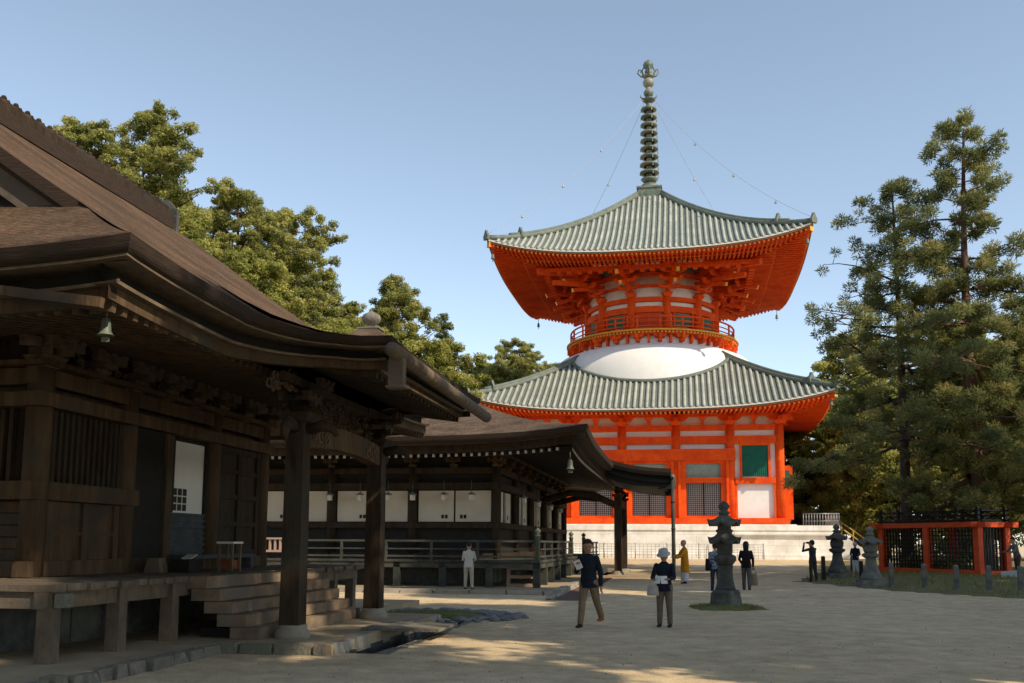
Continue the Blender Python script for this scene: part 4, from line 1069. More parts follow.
tree('pine_tree', P1, 'tall open pine with dark trunk, left of the two pines above the red enclosure', 'pine', (18.95, 45.5), .4, .4, .835)
tree('pine_tree', P2, 'taller dense pine with reddish trunk, right of the two pines', 'pine', (21.3, 42.6), .4, 2.0, .87)
P3 = pine(37, 15.0, 2.0, lambda t: 6.0*(1-t)**.5+.5, 60, M['redbark'], .34, clump=.55, n_per=140, cl=11, droop=.1, rise=.1, length=.20, width=.028, vj=.4)
tree('pine_tree', P3, 'lower spreading pine at the right edge, boughs over the enclosure', 'pine', (26.2, 46.0), .4, 1.0, .9)
# trees on the near right, out of the picture, whose shade lies over the court and the halls
P4 = pine(41, 24, 8.0, lambda t: 5.0*(1-t)**.55+.8, 40, M['redbark'], .42, clump=1.3, n_per=110, length=.5, width=.10, cl=5, droop=.1, rise=.2, flat=.6, broad=True)
P5 = conifer(43, 31, 9.0, lambda t: 4.8*(1-t)**.45+.6, 60, 1.25, .6, 85, .5, .10, M['bark'], LM['dark'], .55, .15, rise=.15, cl_per=5)
SHADE = [(11.5,1,1,.72),(15.5,8,1,.86),(20.5,14.5,1,.86),(25,22,0,1.0),(29.5,29.5,0,1.0),(10,-4.5,1,.78),(21.5,6.5,1,.82),(31.5,21,0,1.0),
  (12,-11,1,.9),(18,-7,1,.85),(30,6,0,1.05),(7,-12,1,.88),(26,14,0,.9)]
for i, (x, y, k, s) in enumerate(SHADE):
    nm, lb, gp = (('pine_tree', 'pine standing out of the picture on the near right side of the court', 'pines shading the court from the right'), ('cedar_tree', 'tall cedar standing out of the picture to the right of and behind the viewpoint', 'cedars shading the court from the right'))[k]
    tree(nm, (P4, P5)[k], lb, 'tree', (x, y), 0, i*1.9, s, gp)

# unseen trees added behind the viewpoint at left, blocking sky to darken the shade
for i, (x, y) in enumerate(((-9,-11),(-3,-19),(-17,-8),(-14,-17),(-22,-2))):
    tree('broad_tree', T_F, 'unseen broad tree added behind the viewpoint on the left to block sky light', 'tree', (x, y), 0, i*1.7, 1.0, 'added sky-blocking trees behind the viewpoint')
# ------------------------------------------------------------------ the ground and what is laid on it
def sand_mat():
    m, nt, b = new_mat('court_sand'); N = nt.nodes.new; L = nt.links.new
    tc = N('ShaderNodeTexCoord')
    def noise(sc, det=6, rough=.6):
        n = N('ShaderNodeTexNoise'); n.inputs['Scale'].default_value = sc; n.inputs['Detail'].default_value = det; n.inputs['Roughness'].default_value = rough
        L(tc.outputs['Object'], n.inputs['Vector']); return n
    def ramp(src, p0, c0, p1, c1):
        r = N('ShaderNodeValToRGB'); e = r.color_ramp.elements; e[0].position, e[1].position = p0, p1; e[0].color = (*c0,1); e[1].color = (*c1,1); L(src, r.inputs['Fac']); return r
    big = ramp(noise(.16, 5).outputs['Fac'], .35, (.65,.505,.315), .65, (.79,.625,.40))
    mid = ramp(noise(1.7, 8, .7).outputs['Fac'], .28, (.64,.62,.60), .64, (1.08,1.07,1.05))
    fin = ramp(noise(34, 3, .7).outputs['Fac'], .3, (.66,.64,.62), .68, (1.12,1.11,1.10))
    v = N('ShaderNodeTexVoronoi'); v.inputs['Scale'].default_value = 2.6; L(tc.outputs['Object'], v.inputs['Vector'])
    vr = ramp(v.outputs['Distance'], .0, (.86,.85,.84), .22, (1,1,1))
    x = big.outputs['Color']
    for o in (mid, fin, vr):
        k = N('ShaderNodeMix'); k.data_type = 'RGBA'; k.blend_type = 'MULTIPLY'; k.inputs[0].default_value = 1
        L(x, k.inputs[6]); L(o.outputs['Color'], k.inputs[7]); x = k.outputs[2]
    L(x, b.inputs['Base Color']); b.inputs['Roughness'].default_value = .95; b.inputs['Specular IOR Level'].default_value = .15
    ad = N('ShaderNodeMath'); ad.operation = 'ADD'; L(noise(2.4, 6).outputs['Fac'], ad.inputs[0])
    ml = N('ShaderNodeMath'); ml.operation = 'MULTIPLY'; ml.inputs[1].default_value = .35; L(noise(40, 3).outputs['Fac'], ml.inputs[0]); L(ml.outputs[0], ad.inputs[1])
    bp = N('ShaderNodeBump'); bp.inputs['Strength'].default_value = .4; bp.inputs['Distance'].default_value = .05
    L(ad.outputs[0], bp.inputs['Height']); L(bp.outputs[0], b.inputs['Normal'])
    return m
M['sand'] = sand_mat()
M['earth'] = mat('packed_earth', (.44,.335,.205), (.31,.235,.15), 1.6, .95, .5, c3=(.36,.285,.18), fine=40)
M['moss'] = mat('moss', (.17,.19,.04), (.09,.10,.03), 7, .95, .8, c3=(.22,.19,.07), fine=40)
M['grassbase'] = mat('thin_grass', (.22,.19,.08), (.13,.115,.05), 2.5, .95, .6, c3=(.19,.16,.09), fine=30)
M['pave'] = mat('dark_red_paving', (.20,.12,.09), (.12,.075,.06), 2.5, .9, .4)
def terr_far(v): return terr(v) if v < 400 else .6
# ground sheet on the precinct grid, with the drain left open in front of the porch
DU0, DU1, DV0, DV1 = -5.30, -4.72, 14.35, 20.4
us = sorted(set([-4000,-1500,-500,-250]+list(range(-120,121,4))+[DU0,DU1,250,500,1500,4000]))
vs_ = sorted(set([-4000,-1500,-500,-200]+list(range(-60,200,3))+[DV0,DV1,26,72,300,500,1500,4000]))
mb = MB(); vs = [tuple(W(u, v, terr_far(v))) for v in vs_ for u in us]; n = len(us); fs = []
for j in range(len(vs_)-1):
    for i in range(n-1):
        if us[i] >= DU0 and us[i+1] <= DU1 and vs_[j] >= DV0 and vs_[j+1] <= DV1: continue
        fs.append((j*n+i, j*n+i+1, (j+1)*n+i+1, (j+1)*n+i))
mb.add(vs, fs, 0, True)
struct(mb.build('ground', M['sand']))
def uvobj(name, mb, mats, **k):
    o = mb.build(name, mats, None, **k); o.rotation_euler = (0,0,-A); return o
# drain channel
m = MB(); m.add([(DU0,DV0,0),(DU1,DV0,0),(DU1,DV1,0),(DU0,DV1,0),(DU0,DV0,-.45),(DU1,DV0,-.45),(DU1,DV1,-.45),(DU0,DV1,-.45)],
                [(0,1,5,4),(1,2,6,5),(2,3,7,6),(3,0,4,7),(4,5,6,7)])
struct(uvobj('drain', m, M['stonedark']))
# raised earth below the nearest hall, with its apron
m = MB()
pl = [(-26,7.5),(-7.15,7.5),(-7.15,14.0),(-5.34,14.02),(-5.34,20.6),(-7.2,20.8),(-7.2,25.5),(-26,25.5)]
m.add([(u,v,.15) for u,v in pl]+[(u,v,-.02) for u,v in pl], [tuple(range(8))]+[(i,i+8,(i+1)%8+8,(i+1)%8)[::-1] for i in range(8)])
struct(uvobj('platform', m, M['earth']))
def kerb(name, path, w, h, seed, mt, step=.55, sink=.05):
    rg = random.Random(seed); m = MB()
    for (a, b) in zip(path[:-1], path[1:]):
        L = math.hypot(b[0]-a[0], b[1]-a[1]); dx, dy = (b[0]-a[0])/L, (b[1]-a[1])/L; t = 0
        while t < L-.1:
            l = min(L-t, step*rg.uniform(.6, 1.5)); ww = w*rg.uniform(.8,1.2); hh = h*rg.uniform(.85,1.15); o = rg.uniform(-.04,.04)
            z = terr((a[1]+b[1])/2)
            p = lambda s, e, zz: (a[0]+dx*s-dy*e, a[1]+dy*s+dx*e, zz)
            j = lambda: rg.uniform(-.035,.035)
            v8 = [p(t+.012+j(),o-ww/2,z-sink),p(t+l-.012,o-ww/2+j(),z-sink),p(t+l-.012,o+ww/2,z-sink),p(t+.012,o+ww/2,z-sink),
                  p(t+.035,o-ww/2+.03+j(),z+hh+j()*.5),p(t+l-.035,o-ww/2+.03+j(),z+hh+j()*.5),p(t+l-.035,o+ww/2-.03,z+hh),p(t+.035,o+ww/2-.03+j(),z+hh)]
            m.add(v8, [(0,3,2,1),(4,5,6,7),(0,1,5,4),(1,2,6,5),(2,3,7,6),(3,0,4,7)]); t += l
    return struct(uvobj(name, m, mt))
kerb('kerb', [(-7.1,7.5),(-7.12,13.95),(-5.4,14.0)], .24, .16, 3, M['stone'], .42)
kerb('drain_kerb', [(-5.42,14.1),(-5.44,20.6)], .24, .17, 4, M['stonelit'])
kerb('drain_kerb', [(-4.60,14.3),(-4.60,20.5)], .22, .012, 5, M['stone'], .8)
m = MB(); m.box(-5.70,-4.28,16.4,17.85,.155,.205); s_ = uvobj('stone_slab', m, M['slabstone']) if 'slabstone' in M else uvobj('stone_slab', m, M['stone'])
tag(s_, 'flat grey stone slab bridging the drain in front of the porch', 'stone slab')
# cobbled gutter round a mossy patch at the porch corner
rg = random.Random(12); m = MB()
for i in range(260):
    a = rg.uniform(0, 2*PI); r = rg.uniform(.95, 1.55); u, v = -5.9+1.45*r*math.cos(a), 22.0+1.25*r*math.sin(a)
    if -7.3 < u < -5.3 and v < 20.9: continue
    s = rg.uniform(.08,.19); m.ball((u, v, .02), s, 6, 4, sc=(1, rg.uniform(.7,1.3), .32))
struct(uvobj('cobbles', m, M['slate']))
def patch(name, cu, cv, ru, rv, h, mt, seed, n=40, kind='stuff'):
    rg = random.Random(seed); m = MB(); vs = [(cu, cv, terr(cv)+h)]
    for k, (f, hh) in enumerate(((.5,.92),(.8,.6),(1.0,-.02))):
        for i in range(n):
            a = 2*PI*i/n; q = 1+.14*math.sin(a*3+seed)+.10*math.sin(a*7+seed*2)+.06*math.sin(a*13)+rg.uniform(-.05,.05)
            vs.append((cu+ru*f*q*math.cos(a), cv+rv*f*q*math.sin(a), terr(cv)+(h*hh if hh > 0 else -.01)))
    fs = [(0,1+i,1+(i+1)%n) for i in range(n)]
    for k in range(2): fs += [(1+k*n+i,1+(k+1)*n+i,1+(k+1)*n+(i+1)%n,1+k*n+(i+1)%n) for i in range(n)]
    m.add(vs, fs, 0, True); o = uvobj(name, m, mt); o['kind'] = kind; return o
patch('moss', -5.9, 22.0, 1.25, 1.05, .10, M['moss'], 3)
patch('moss', -9.2, 24.6, 1.4, 1.0, .08, M['moss'], 5)
patch('moss', 1.08, 26.6, .98, 1.05, .08, M['moss'], 8)
# apron of the far hall
m = MB(); pl = [(-24,30.7),(-4.2,30.7),(-4.2,42.6),(-1.4,42.6),(-1.4,51),(-4.2,51),(-4.2,58),(-24,58)]; k = len(pl)
m.add([(u,v,.30 if v > 42 else .16) for u,v in pl]+[(u,v,-.02) for u,v in pl], [tuple(range(k))]+[(i,i+k,(i+1)%k+k,(i+1)%k)[::-1] for i in range(k)])
struct(uvobj('hall_apron', m, M['earth']))
kerb('hall_kerb', [(-24,30.6),(-4.15,30.6)], .34, .13, 6, M['stonelit'], 1.2); kerb('hall_kerb', [(-4.1,30.6),(-4.1,42.6)], .3, .12, 7, M['stonelit'], 1.2)
# paved path to the far porch
m = MB(); 
vv = np.linspace(28.3, 42.5, 12)
m.add([(u,v,terr(v)+.006) for v in vv for u in (-3.9,-3.15)], [(i*2,i*2+1,i*2+3,i*2+2) for i in range(11)]); struct(uvobj('path', m, M['pave']))
kerb('path_edge', [(-4.0,28.3),(-3.98,42.5)], .2, .02, 9, M['stonelit'], 1.0); kerb('path_edge', [(-3.05,28.3),(-3.05,42.5)], .16, .02, 10, M['stonelit'], 1.0)
# grass at the right with its blades
GP = [(4.7,41.3),(5.9,38.9),(7.2,35.8),(10.0,32.6),(14,30.2),(20,28),(40,28),(40,70),(9,70),(7.2,52),(5.6,45)]
def inside(u, v, P):
    c = False; j = len(P)-1
    for i in range(len(P)):
        if (P[i][1] > v) != (P[j][1] > v) and u < (P[j][0]-P[i][0])*(v-P[i][1])/(P[j][1]-P[i][1])+P[i][0]: c = not c
        j = i
    return c
def edge_d(u, v, P):
    best = 9
    for i in range(len(P)):
        a, b = P[i], P[(i+1) % len(P)]; dx, dy = b[0]-a[0], b[1]-a[1]; t = max(0, min(1, ((u-a[0])*dx+(v-a[1])*dy)/(dx*dx+dy*dy)))
        best = min(best, math.hypot(u-a[0]-dx*t, v-a[1]-dy*t))
    return best
def mound(u, v): return terr(v)+.03+.24*min(1, edge_d(u, v, GP)/5)
bm = bmesh.new(); 
stp = .7; cells = {}
gv = {}; m = MB(); vl = []; fl = []
def gvid(i, j):
    if (i, j) not in gv:
        u, v = 4+i*stp, 28+j*stp; q = inside(u, v, GP); gv[(i, j)] = len(vl); vl.append((u, v, mound(u, v) if q else terr(v)-.03))
    return gv[(i, j)]
for i in range(52):
    for j in range(60):
        if any(inside(4+(i+a)*stp, 28+(j+b)*stp, GP) for a in (0,1) for b in (0,1)): fl.append((gvid(i,j),gvid(i+1,j),gvid(i+1,j+1),gvid(i,j+1)))
bm.free()
m.add(vl, fl, 0, True); struct(uvobj('grass_ground', m, M['grassbase']))
rgn = np.random.default_rng(4); V = []; cnt = 0; ok = 0
while ok < 9000:
    u, v = 4.5+rgn.random()*16, 29+rgn.random()*20
    if not inside(u, v, GP) : continue
    z = mound(u, v); a = rgn.random()*6.28; w = .012+.01*rgn.random(); h = .06+.12*rgn.random(); le = (rgn.random(2)-.5)*.12
    V += [(u-w*math.cos(a), v-w*math.sin(a), z-.02),(u+w*math.cos(a), v+w*math.sin(a), z-.02),(u+le[0], v+le[1], z+h)]; ok += 1
for cu, cv, ru, rv, nn in ((1.08,26.6,1.0,1.05,1600),(-5.9,22.0,1.2,1.0,1500)):
    for i in range(nn):
        r = math.sqrt(rgn.random()); a = rgn.random()*6.28; u, v = cu+ru*r*math.cos(a), cv+rv*r*math.sin(a); z = terr(cv)+.08*(1-r**2); w = .010; h = .04+.06*rgn.random(); q = rgn.random()*6.28
        V += [(u-w*math.cos(q), v-w*math.sin(q), z-.02),(u+w*math.cos(q), v+w*math.sin(q), z-.02),(u+.04*(rgn.random()-.5), v+.04*(rgn.random()-.5), z+h)]
m = MB(); m.add(V, [(i,i+1,i+2) for i in range(0, len(V), 3)]); g_ = uvobj('grass', m, mat('grass_blades', (.26,.25,.07), (.13,.14,.04), 3, .8)); g_['kind'] = 'stuff'
# gravel grains and fallen needles on the sand
V = []; F = []
m = MB()
for i in range(4200):
    d = 6+34*rgn.random()**1.3; a = (rgn.random()-.5)*1.25; u, v = d*math.sin(a)*1.05-1, d*math.cos(a)
    if u < -7.3 and v < 26 or (u < -4.2 and v > 30) or (DU0-.8 < u < DU1+.3 and DV0-.5 < v < DV1+.5): continue
    s = .005+.013*rgn.random()**2; z = terr(v)
    q = rgn.random()*6.28; c, n_ = math.cos(q)*s, math.sin(q)*s
    m.add([(u+c,v+n_,z),(u-n_,v+c,z),(u-c,v-n_,z),(u+n_,v-c,z),(u,v,z+s*.9)], [(0,1,4),(1,2,4),(2,3,4),(3,0,4)], int(rgn.random()*2.2))
g_ = uvobj('gravel', m, [mat('grain_pale', (.45,.40,.32), (.3,.26,.2), 9), mat('grain_dark', (.16,.13,.10), (.10,.08,.06), 9), mat('fallen_leaf', (.28,.14,.05), (.2,.1,.04), 9)]); g_['kind'] = 'stuff'
# ------------------------------------------------------------------ lanterns, enclosure, bollards, small things
def hexroof(mb, r, z0, z1, rt, n=6, lift=.10, thick=.07):
    vs = []; fs = []; K = 6
    for j in range(K+1):
        t = j/K; rr = r+(rt-r)*(t**.8); z = z0+thick+(z1-z0-thick)*t**1.35
        for k in range(n*4):
            a = 2*PI*k/(n*4); s = abs(((k/4) % 1)-.5)*2; cc = math.cos(PI/n)/math.cos((a % (2*PI/n))-PI/n)
            vs.append((rr*cc*math.cos(a), rr*cc*math.sin(a), z+lift*(s**3)*(1-t)**2))
    N = n*4
    for j in range(K):
        for k in range(N): fs.append((j*N+k, j*N+(k+1)%N, (j+1)*N+(k+1)%N, (j+1)*N+k))
    fs.append(tuple(K*N+k for k in range(N)))
    o = len(vs)
    for k in range(N): vs.append((vs[k][0]*.97, vs[k][1]*.97, vs[k][2]-thick))
    vs.append((0,0,z0)); 
    for k in range(N): fs += [((k+1)%N, k, o+k, o+(k+1)%N), (o+(k+1)%N, o+k, o+N)]
    mb.add(vs, fs)
def rough(mb, amp, seed):
    rg = np.random.default_rng(seed)
    mb.v = [a+rg.normal(size=a.shape)*amp for a in mb.v]
def lantern_double(u, v, label):
    T = thing('stone_lantern', label, 'lantern', u, v, terr(v)+.02, .25); S = M['stonedark']
    m = MB(); m.lathe([(.52,-.1),(.50,.05),(.44,.12),(.42,.40),(.36,.47),(.26,.48)], 8, sm=False); rough(m, .022, 1); m.build('base_rock', S, T)
    m = MB(); m.lathe([(.29,.47),(.26,.55),(.215,.75),(.20,1.0),(.22,1.10),(.22,1.12)], 12); m.build('shaft', S, T)
    m = MB(); m.lathe([(.2,1.121),(.26,1.20),(.31,1.26),(.31,1.36),(.25,1.40),(.2,1.42)], 12); m.build('platform', S, T)
    m = MB(); m.lathe([(.20,1.42),(.22,1.46),(.22,1.72),(.2,1.74)], 6, sm=False)
    for k in range(6):
        m.spin(PI/3*k+PI/6); m.box(.17,.20,-.06,.06,1.50,1.68)
    m.X = None; m.build('fire_box', S, T)
    m = MB(); hexroof(m, .47, 1.70, 2.0, .20, 6, .12, .08); m.build('lower_roof', S, T)
    m = MB(); m.lathe([(.2,1.99),(.24,2.04),(.24,2.08),(.19,2.10),(.19,2.22)], 6, sm=False); m.build('upper_box', S, T)
    m = MB(); hexroof(m, .48, 2.18, 2.50, .12, 6, .12, .08); m.build('upper_roof', S, T)
    m = MB(); m.lathe([(.11,2.49),(.16,2.53),(.16,2.58),(.09,2.60),(.13,2.66),(.17,2.72),(.12,2.80),(.04,2.86),(0,2.88)], 12); m.build('finial', S, T)
def lantern_single(u, v, label, mt, s=1.0, lotus=False):
    T = thing('stone_lantern', label, 'lantern', u, v, mound(u, v)-.05 if inside(u, v, GP) else terr(v), .1); S = mt
    m = MB(); m.box(-.56*s,.56*s,-.56*s,.56*s,-.1,.13*s); m.box(-.46*s,.46*s,-.46*s,.46*s,.13*s,.26*s); m.build('plinth', S, T)
    m = MB(); m.lathe([(.42*s,.26*s),(.40*s,.36*s),(.30*s,.56*s),(.22*s,.80*s),(.19*s,1.02*s),(.2*s,1.06*s)], 14); m.build('pedestal', S, T)
    m = MB(); m.lathe([(.2*s,1.06*s),(.32*s,1.14*s),(.34*s,1.22*s),(.24*s,1.26*s)], 6, sm=False); m.build('platform', S, T)
    m = MB(); m.lathe([(.22*s,1.26*s),(.27*s,1.36*s),(.28*s,1.50*s),(.24*s,1.60*s),(.2*s,1.62*s)], 12)
    for k in range(4): m.spin(PI/2*k+.4); m.box(.22*s,.262*s,-.08*s,.08*s,1.36*s,1.52*s)
    m.X = None; m.build('fire_box', S, T)
    m = MB(); hexroof(m, .46*s, 1.60*s, 1.92*s, .12*s, 6, .10*s, .07*s); m.build('roof', S, T)
    m = MB(); m.lathe([(.1*s,1.91*s),(.16*s,1.95*s),(.15*s,2.0*s),(.08*s,2.03*s),(.14*s,2.10*s),(.13*s,2.18*s),(.05*s,2.25*s),(0,2.28*s)], 12); m.build('finial', S, T)
lantern_double(1.08, 26.65, 'dark stone lantern with two tiers of roofs on a mossy patch in the court')
lantern_single(6.92, 37.9, 'grey stone lantern with wide flared foot at the left end of the red enclosure', M['stonelant'], 1.0)
lantern_single(6.48, 43.0, 'dark stone lantern behind the first bollards, left of the grey lantern', M['stonedark'], 1.04)
# bollards along the grass
def bollard(u, v, h, mt, label, group):
    b = MB(); b.taper(0, 0, -.1, h-.05, .075, .075, .07, .07); b.taper(0, 0, h-.05, h, .07, .07, .045, .045); o = b.build('bollard', mt)
    place(o, u, v, terr(v)+.04, .1*math.sin(u*7)); tag(o, label, 'bollard', group); return o
for u, v, h, lb in ((5.64,41.2,1.02,'dark wooden bollard beside the person raising a camera'),(6.8,39.3,.9,'dark wooden bollard just left of the grey flared lantern'),(8.3,50.4,.8,'dark wooden bollard right of the dark stone lantern, farther back')):
    bollard(u, v, h, M['woodblack'], lb, 'dark bollards by the lanterns')
for i, (u, v) in enumerate(((7.45,37.0),(8.4,36.2),(9.25,35.35),(10.2,35.0),(11.1,34.7))):
    bollard(u, v, .9, M['stonelant'], 'grey bollard in front of the red enclosure, '+['nearest the flared lantern','second from the flared lantern','midway along the row','second from the right edge','last at the right edge'][i], 'grey bollards in front of the enclosure')
# red enclosure
def enclosure():
    u0, v0 = 12.3, 43.4
    z0 = mound(u0, v0)+.02
    T = thing('red_enclosure', 'low red timber enclosure with black lattice panels and black railing on top', 'enclosure', u0, v0, z0, .57)
    LX, LY = 1.6, 5.5
    posts = [(0,0),(0,2.75),(0,LY),(LX,0),(LX,2.75),(LX,LY)]
    pm = MB(); pm.box(-.14,.14,-.14,.14,-.25,2.0); pme = pm.mesh('post', [M['vermenc']])
    for x, y in posts:
        o = bpy.data.objects.new('post', pme); COL.objects.link(o); o.parent = T; o.location = (x, y, 0)
    for z0_, z1_, w in ((-.12,.17,.17),(2.0,2.22,.17)):
        e = .55 if z1_ > 1 else .2
        for x in (0, LX):
            m = MB(); m.box(x-w, x+w, -e, LY+e, z0_, z1_); m.build('beam', M['vermenc'], T)
        for y in (0, LY):
            m = MB(); m.box(-e if z1_ > 1 else w+.001, LX+e if z1_ > 1 else LX-w-.001, y-w, y+w, z0_+.03, z1_-.03) if z1_ < 1 else m.box(w+.002, LX-w-.002, y-w, y+w, z0_, z1_)
            if z1_ > 1: m.box(LX+w+.002, LX+e, y-w, y+w, z0_, z1_); m.box(-e, -w-.002, y-w, y+w, z0_, z1_)
            m.build('cross_beam', M['vermenc'], T)
    for x, y0, y1 in ((0,.14,2.61),(0,2.89,LY-.14),(LX,.14,2.61),(LX,2.89,LY-.14)):
        m = MB(); n_ = int((y1-y0)/.17)
        for i in range(n_+1):
            y = y0+(y1-y0)*i/n_; m.box(x-.02, x+.02, y-.018, y+.018, .17, 2.0)
        for z in np.arange(.32, 2.0, .19): m.box(x+.021, x+.05, y0, y1, z-.016, z+.016)
        m.build('lattice_panel', M['black'], T)
    for y in (0, LY):
        m = MB()
        for x in np.linspace(.16, LX-.16, 8): m.box(x-.018, x+.018, y-.02, y+.02, .17, 2.0)
        for z in np.arange(.32, 2.0, .19): m.box(.14, LX-.14, y+.021, y+.05, z-.016, z+.016)
        m.build('lattice_panel', M['black'], T)
    m = MB()
    ys = np.linspace(-.05, LY+.05, 6)
    for x in (0, LX):
        for z in (2.30, 2.52, 2.72): m.box(x-.03, x+.03, -.3, LY+.3, z-.028, z+.028)
        for y in ys: m.box(x-.06, x+.06, y-.06, y+.06, 2.22, 2.86)
        for a, b in zip(ys[:-1], ys[1:]):
            m.beam((x+.04,a+.06,2.30),(x+.04,b-.06,2.72),.03,.05); m.beam((x-.045,a+.06,2.72),(x-.045,b-.06,2.30),.03,.05)
    for y in (0, LY):
        for z in (2.30, 2.72): m.box(.06, LX-.06, y-.03, y+.03, z-.028, z+.028)
    m.build('top_railing', M['black'], T)
    m = MB(); m.box(.1,.14,LY-1.0,LY-.55,2.26,2.7); m.build('white_plate', M['pinkwood'], T)
M['vermenc'] = mat('weathered_vermilion', (.76,.10,.02), (.55,.06,.015), 2.6, .65, .2, c3=(.62,.085,.025))
enclosure()
# shrubs seen through the lattice
C = [(0,0,.35),(.5,.6,.5),(-.4,.9,.4),(.3,-.7,.45),(.1,1.5,.5),(-.2,-1.3,.35),(.5,2.2,.4)]
sh = leaf_mesh('foliage', C, [.55]*7, [.5,.8,.3,.6,.9,.4,.7], 260, .12, .05, .8, LM['yellow'], 77)
so_ = bpy.data.objects.new('shrub', sh); COL.objects.link(so_); place(so_, 11.4, 46.6, .45, .57); tag(so_, 'low yellow green shrub growing inside the red enclosure', 'shrub')
# small board near the right edge
b = thing('sign_board', 'small pale blue board standing low in the grass at the right edge', 'sign', 12.9, 41.6, mound(12.9, 41.6), .2)
m = MB(); m.beam((-.34,0,.08),(.34,0,.14),.04,.26,up=(0,-.3,1)); m.build('board', M['paleblue'], b)
m = MB(); m.box(-.25,-.22,.02,.05,-.05,.1); m.build('leg', M['woodgrey'], b); m = MB(); m.box(.22,.25,.02,.05,-.05,.14); m.build('leg', M['woodgrey'], b)
# wire fence in front of the podium
f = thing('wire_fence', 'thin grey wire mesh fence along the foot of the pale podium', 'fence', -2.76, 72.4, terr(72.4))
m = MB()
for z in np.arange(.12, 1.15, .2): m.tube([(-15,0,z),(8.5,0,z)], .012, 5)
for x in np.arange(-15, 8.6, .30): m.tube([(x,0,.05),(x,0,1.12)], .012, 4)
m.build('mesh_panel', M['steel'], f)
pm = MB().tube([(0,0,-.1),(0,0,1.2)], .035, 8).mesh('fence_post', [M['steel']])
for x in np.arange(-15, 8.7, 2.35):
    o = bpy.data.objects.new('fence_post', pm); COL.objects.link(o); o.parent = f; o.location = (x,0,0)
# stand with offerings on the veranda, stone block by the door, crate below the far veranda
t = thing('offering_stand', 'small wooden stand with white cloth top beside the steps of the nearest hall', 'stand', -8.45, 16.75, 1.155)
m = MB(); m.box(-.17,.17,-.2,.2,.52,.56); m.build('top', M['white'], t)
for x in (-.13,.13):
    for y in (-.16,.16): m = MB(); m.box(x-.022,x+.022,y-.022,y+.022,0,.52); m.build('leg', M['woodgrey'], t)
m = MB(); m.box(-.10,.10,-.13,.13,.05,.22); m.build('box', M['redbrown'], t)
t = thing('shoe_rack', 'dark low box holding a pale paper on the veranda left of the white-topped stand', 'box', -9.0, 16.2, 1.155)
m = MB(); m.box(-.2,.2,-.3,.2,0,.24); m.build('box', M['woodblack'], t); m = MB(); m.beam((.1,-.22,.25),(.1,.0,.32),.2,.015); m.build('paper', M['white'], t)
m = MB(); m.taper(0,0,0,.26,.15,.19,.10,.14); o = m.build('stone_block', M['woodgrey']); place(o, -9.35, 15.75, 1.155, .1); tag(o, 'pale block standing on the veranda at the foot of the dark door leaf', 'block')
t = thing('threshold_bench', 'long low blue-grey bench on the veranda below the white doorway', 'bench', -9.55, 18.2, 1.155)
m = MB(); m.box(-.22,.22,-1.4,1.5,.22,.30); m.build('seat', M['woodgrey2'], t)
for y in (-1.3,1.4): m = MB(); m.box(-.2,.2,y-.05,y+.05,0,.22); m.build('leg', M['woodgrey2'], t)
t = thing('wooden_crate', 'open slatted wooden crate under the corner of the far veranda', 'crate', -5.75, 33.7, .165, .1)
m = MB()
for z in (.05,.35,.65):
    for y in (-.345,.345): m = MB(); m.box(-.5,.5,y-.015,y+.015,z-.04,z+.05); m.build('slat', M['pinkwood'], t)

for x in (-.47,.47):
    for y in (-.30,.30): m = MB(); m.box(x-.04,x+.04,y-.04 if y<0 else y-.03,y+.03 if y<0 else y+.04,0,.74); m.build('corner_post', M['pinkwood'], t)
# hanging metal lanterns under the eave of the far hall
def hang_lantern(u, v, z, label, first=[None]):
    t = thing('hanging_lantern', label, 'lantern', u, v, z, 0, 'metal lanterns hanging along the far hall')
    m = MB(); m.lathe([(.02,.30),(.16,.22),(.17,.20),(.1,.19)], 6, sm=False); m.build('cap', M['patinalight'], t)
    m = MB(); m.lathe([(.1,.0),(.105,.02),(.105,.188),(.08,.19)], 6, sm=False); m.build('lamp_box', M['white'], t)
    m = MB(); m.tube([(0,0,.29),(0,0,.75)], .01, 5); m.build('chain', M['tiledark'], t)
M['patinalight'] = mat('pale_metal', (.42,.42,.38), (.3,.3,.27), 8, .5, metal=.3)

names = ['leftmost of the row','second from the left','third from the left','beside the middle pillar','second from the corner','nearest the corner']
for i, px in enumerate((-13.2,-12.0,-10.9,-9.95,-8.75,-7.7)): hang_lantern(px, 34.05, 3.28, 'small white metal lantern under the far hall eave, '+names[i])
for i, v in enumerate((36.8,40.6,44.5,48.2)): hang_lantern(-6.2, v, 3.28, 'small metal lantern on the right side of the far hall, %s from its corner' % ['first','second','third','fourth'][i])
# ------------------------------------------------------------------ people
def fused(name, prims, voxel, mtl, smooth=4):
    """many overlapping closed shapes fused into one continuous skin"""
    mb = MB()
    for p in prims: p(mb)
    me = mb.mesh('tmp', [mtl]); o = bpy.data.objects.new('tmp', me); COL.objects.link(o)
    r = o.modifiers.new('r', 'REMESH'); r.mode = 'VOXEL'; r.voxel_size = voxel; r.use_smooth_shade = True
    s = o.modifiers.new('s', 'SMOOTH'); s.factor = .5; s.iterations = smooth
    dg = bpy.context.evaluated_depsgraph_get(); dg.update()
    out = bpy.data.meshes.new_from_object(o.evaluated_get(dg)); out.name = name
    bpy.data.objects.remove(o); bpy.data.meshes.remove(me)
    out.materials.clear(); out.materials.append(mtl)
    for p in out.polygons: p.use_smooth = True
    return out
def limb(pts, rad):
    def f(mb):
        mb.tube(pts, rad, 12)
        for p, r in zip(pts, rad): mb.ball(p, r, 12, 8)
    return f
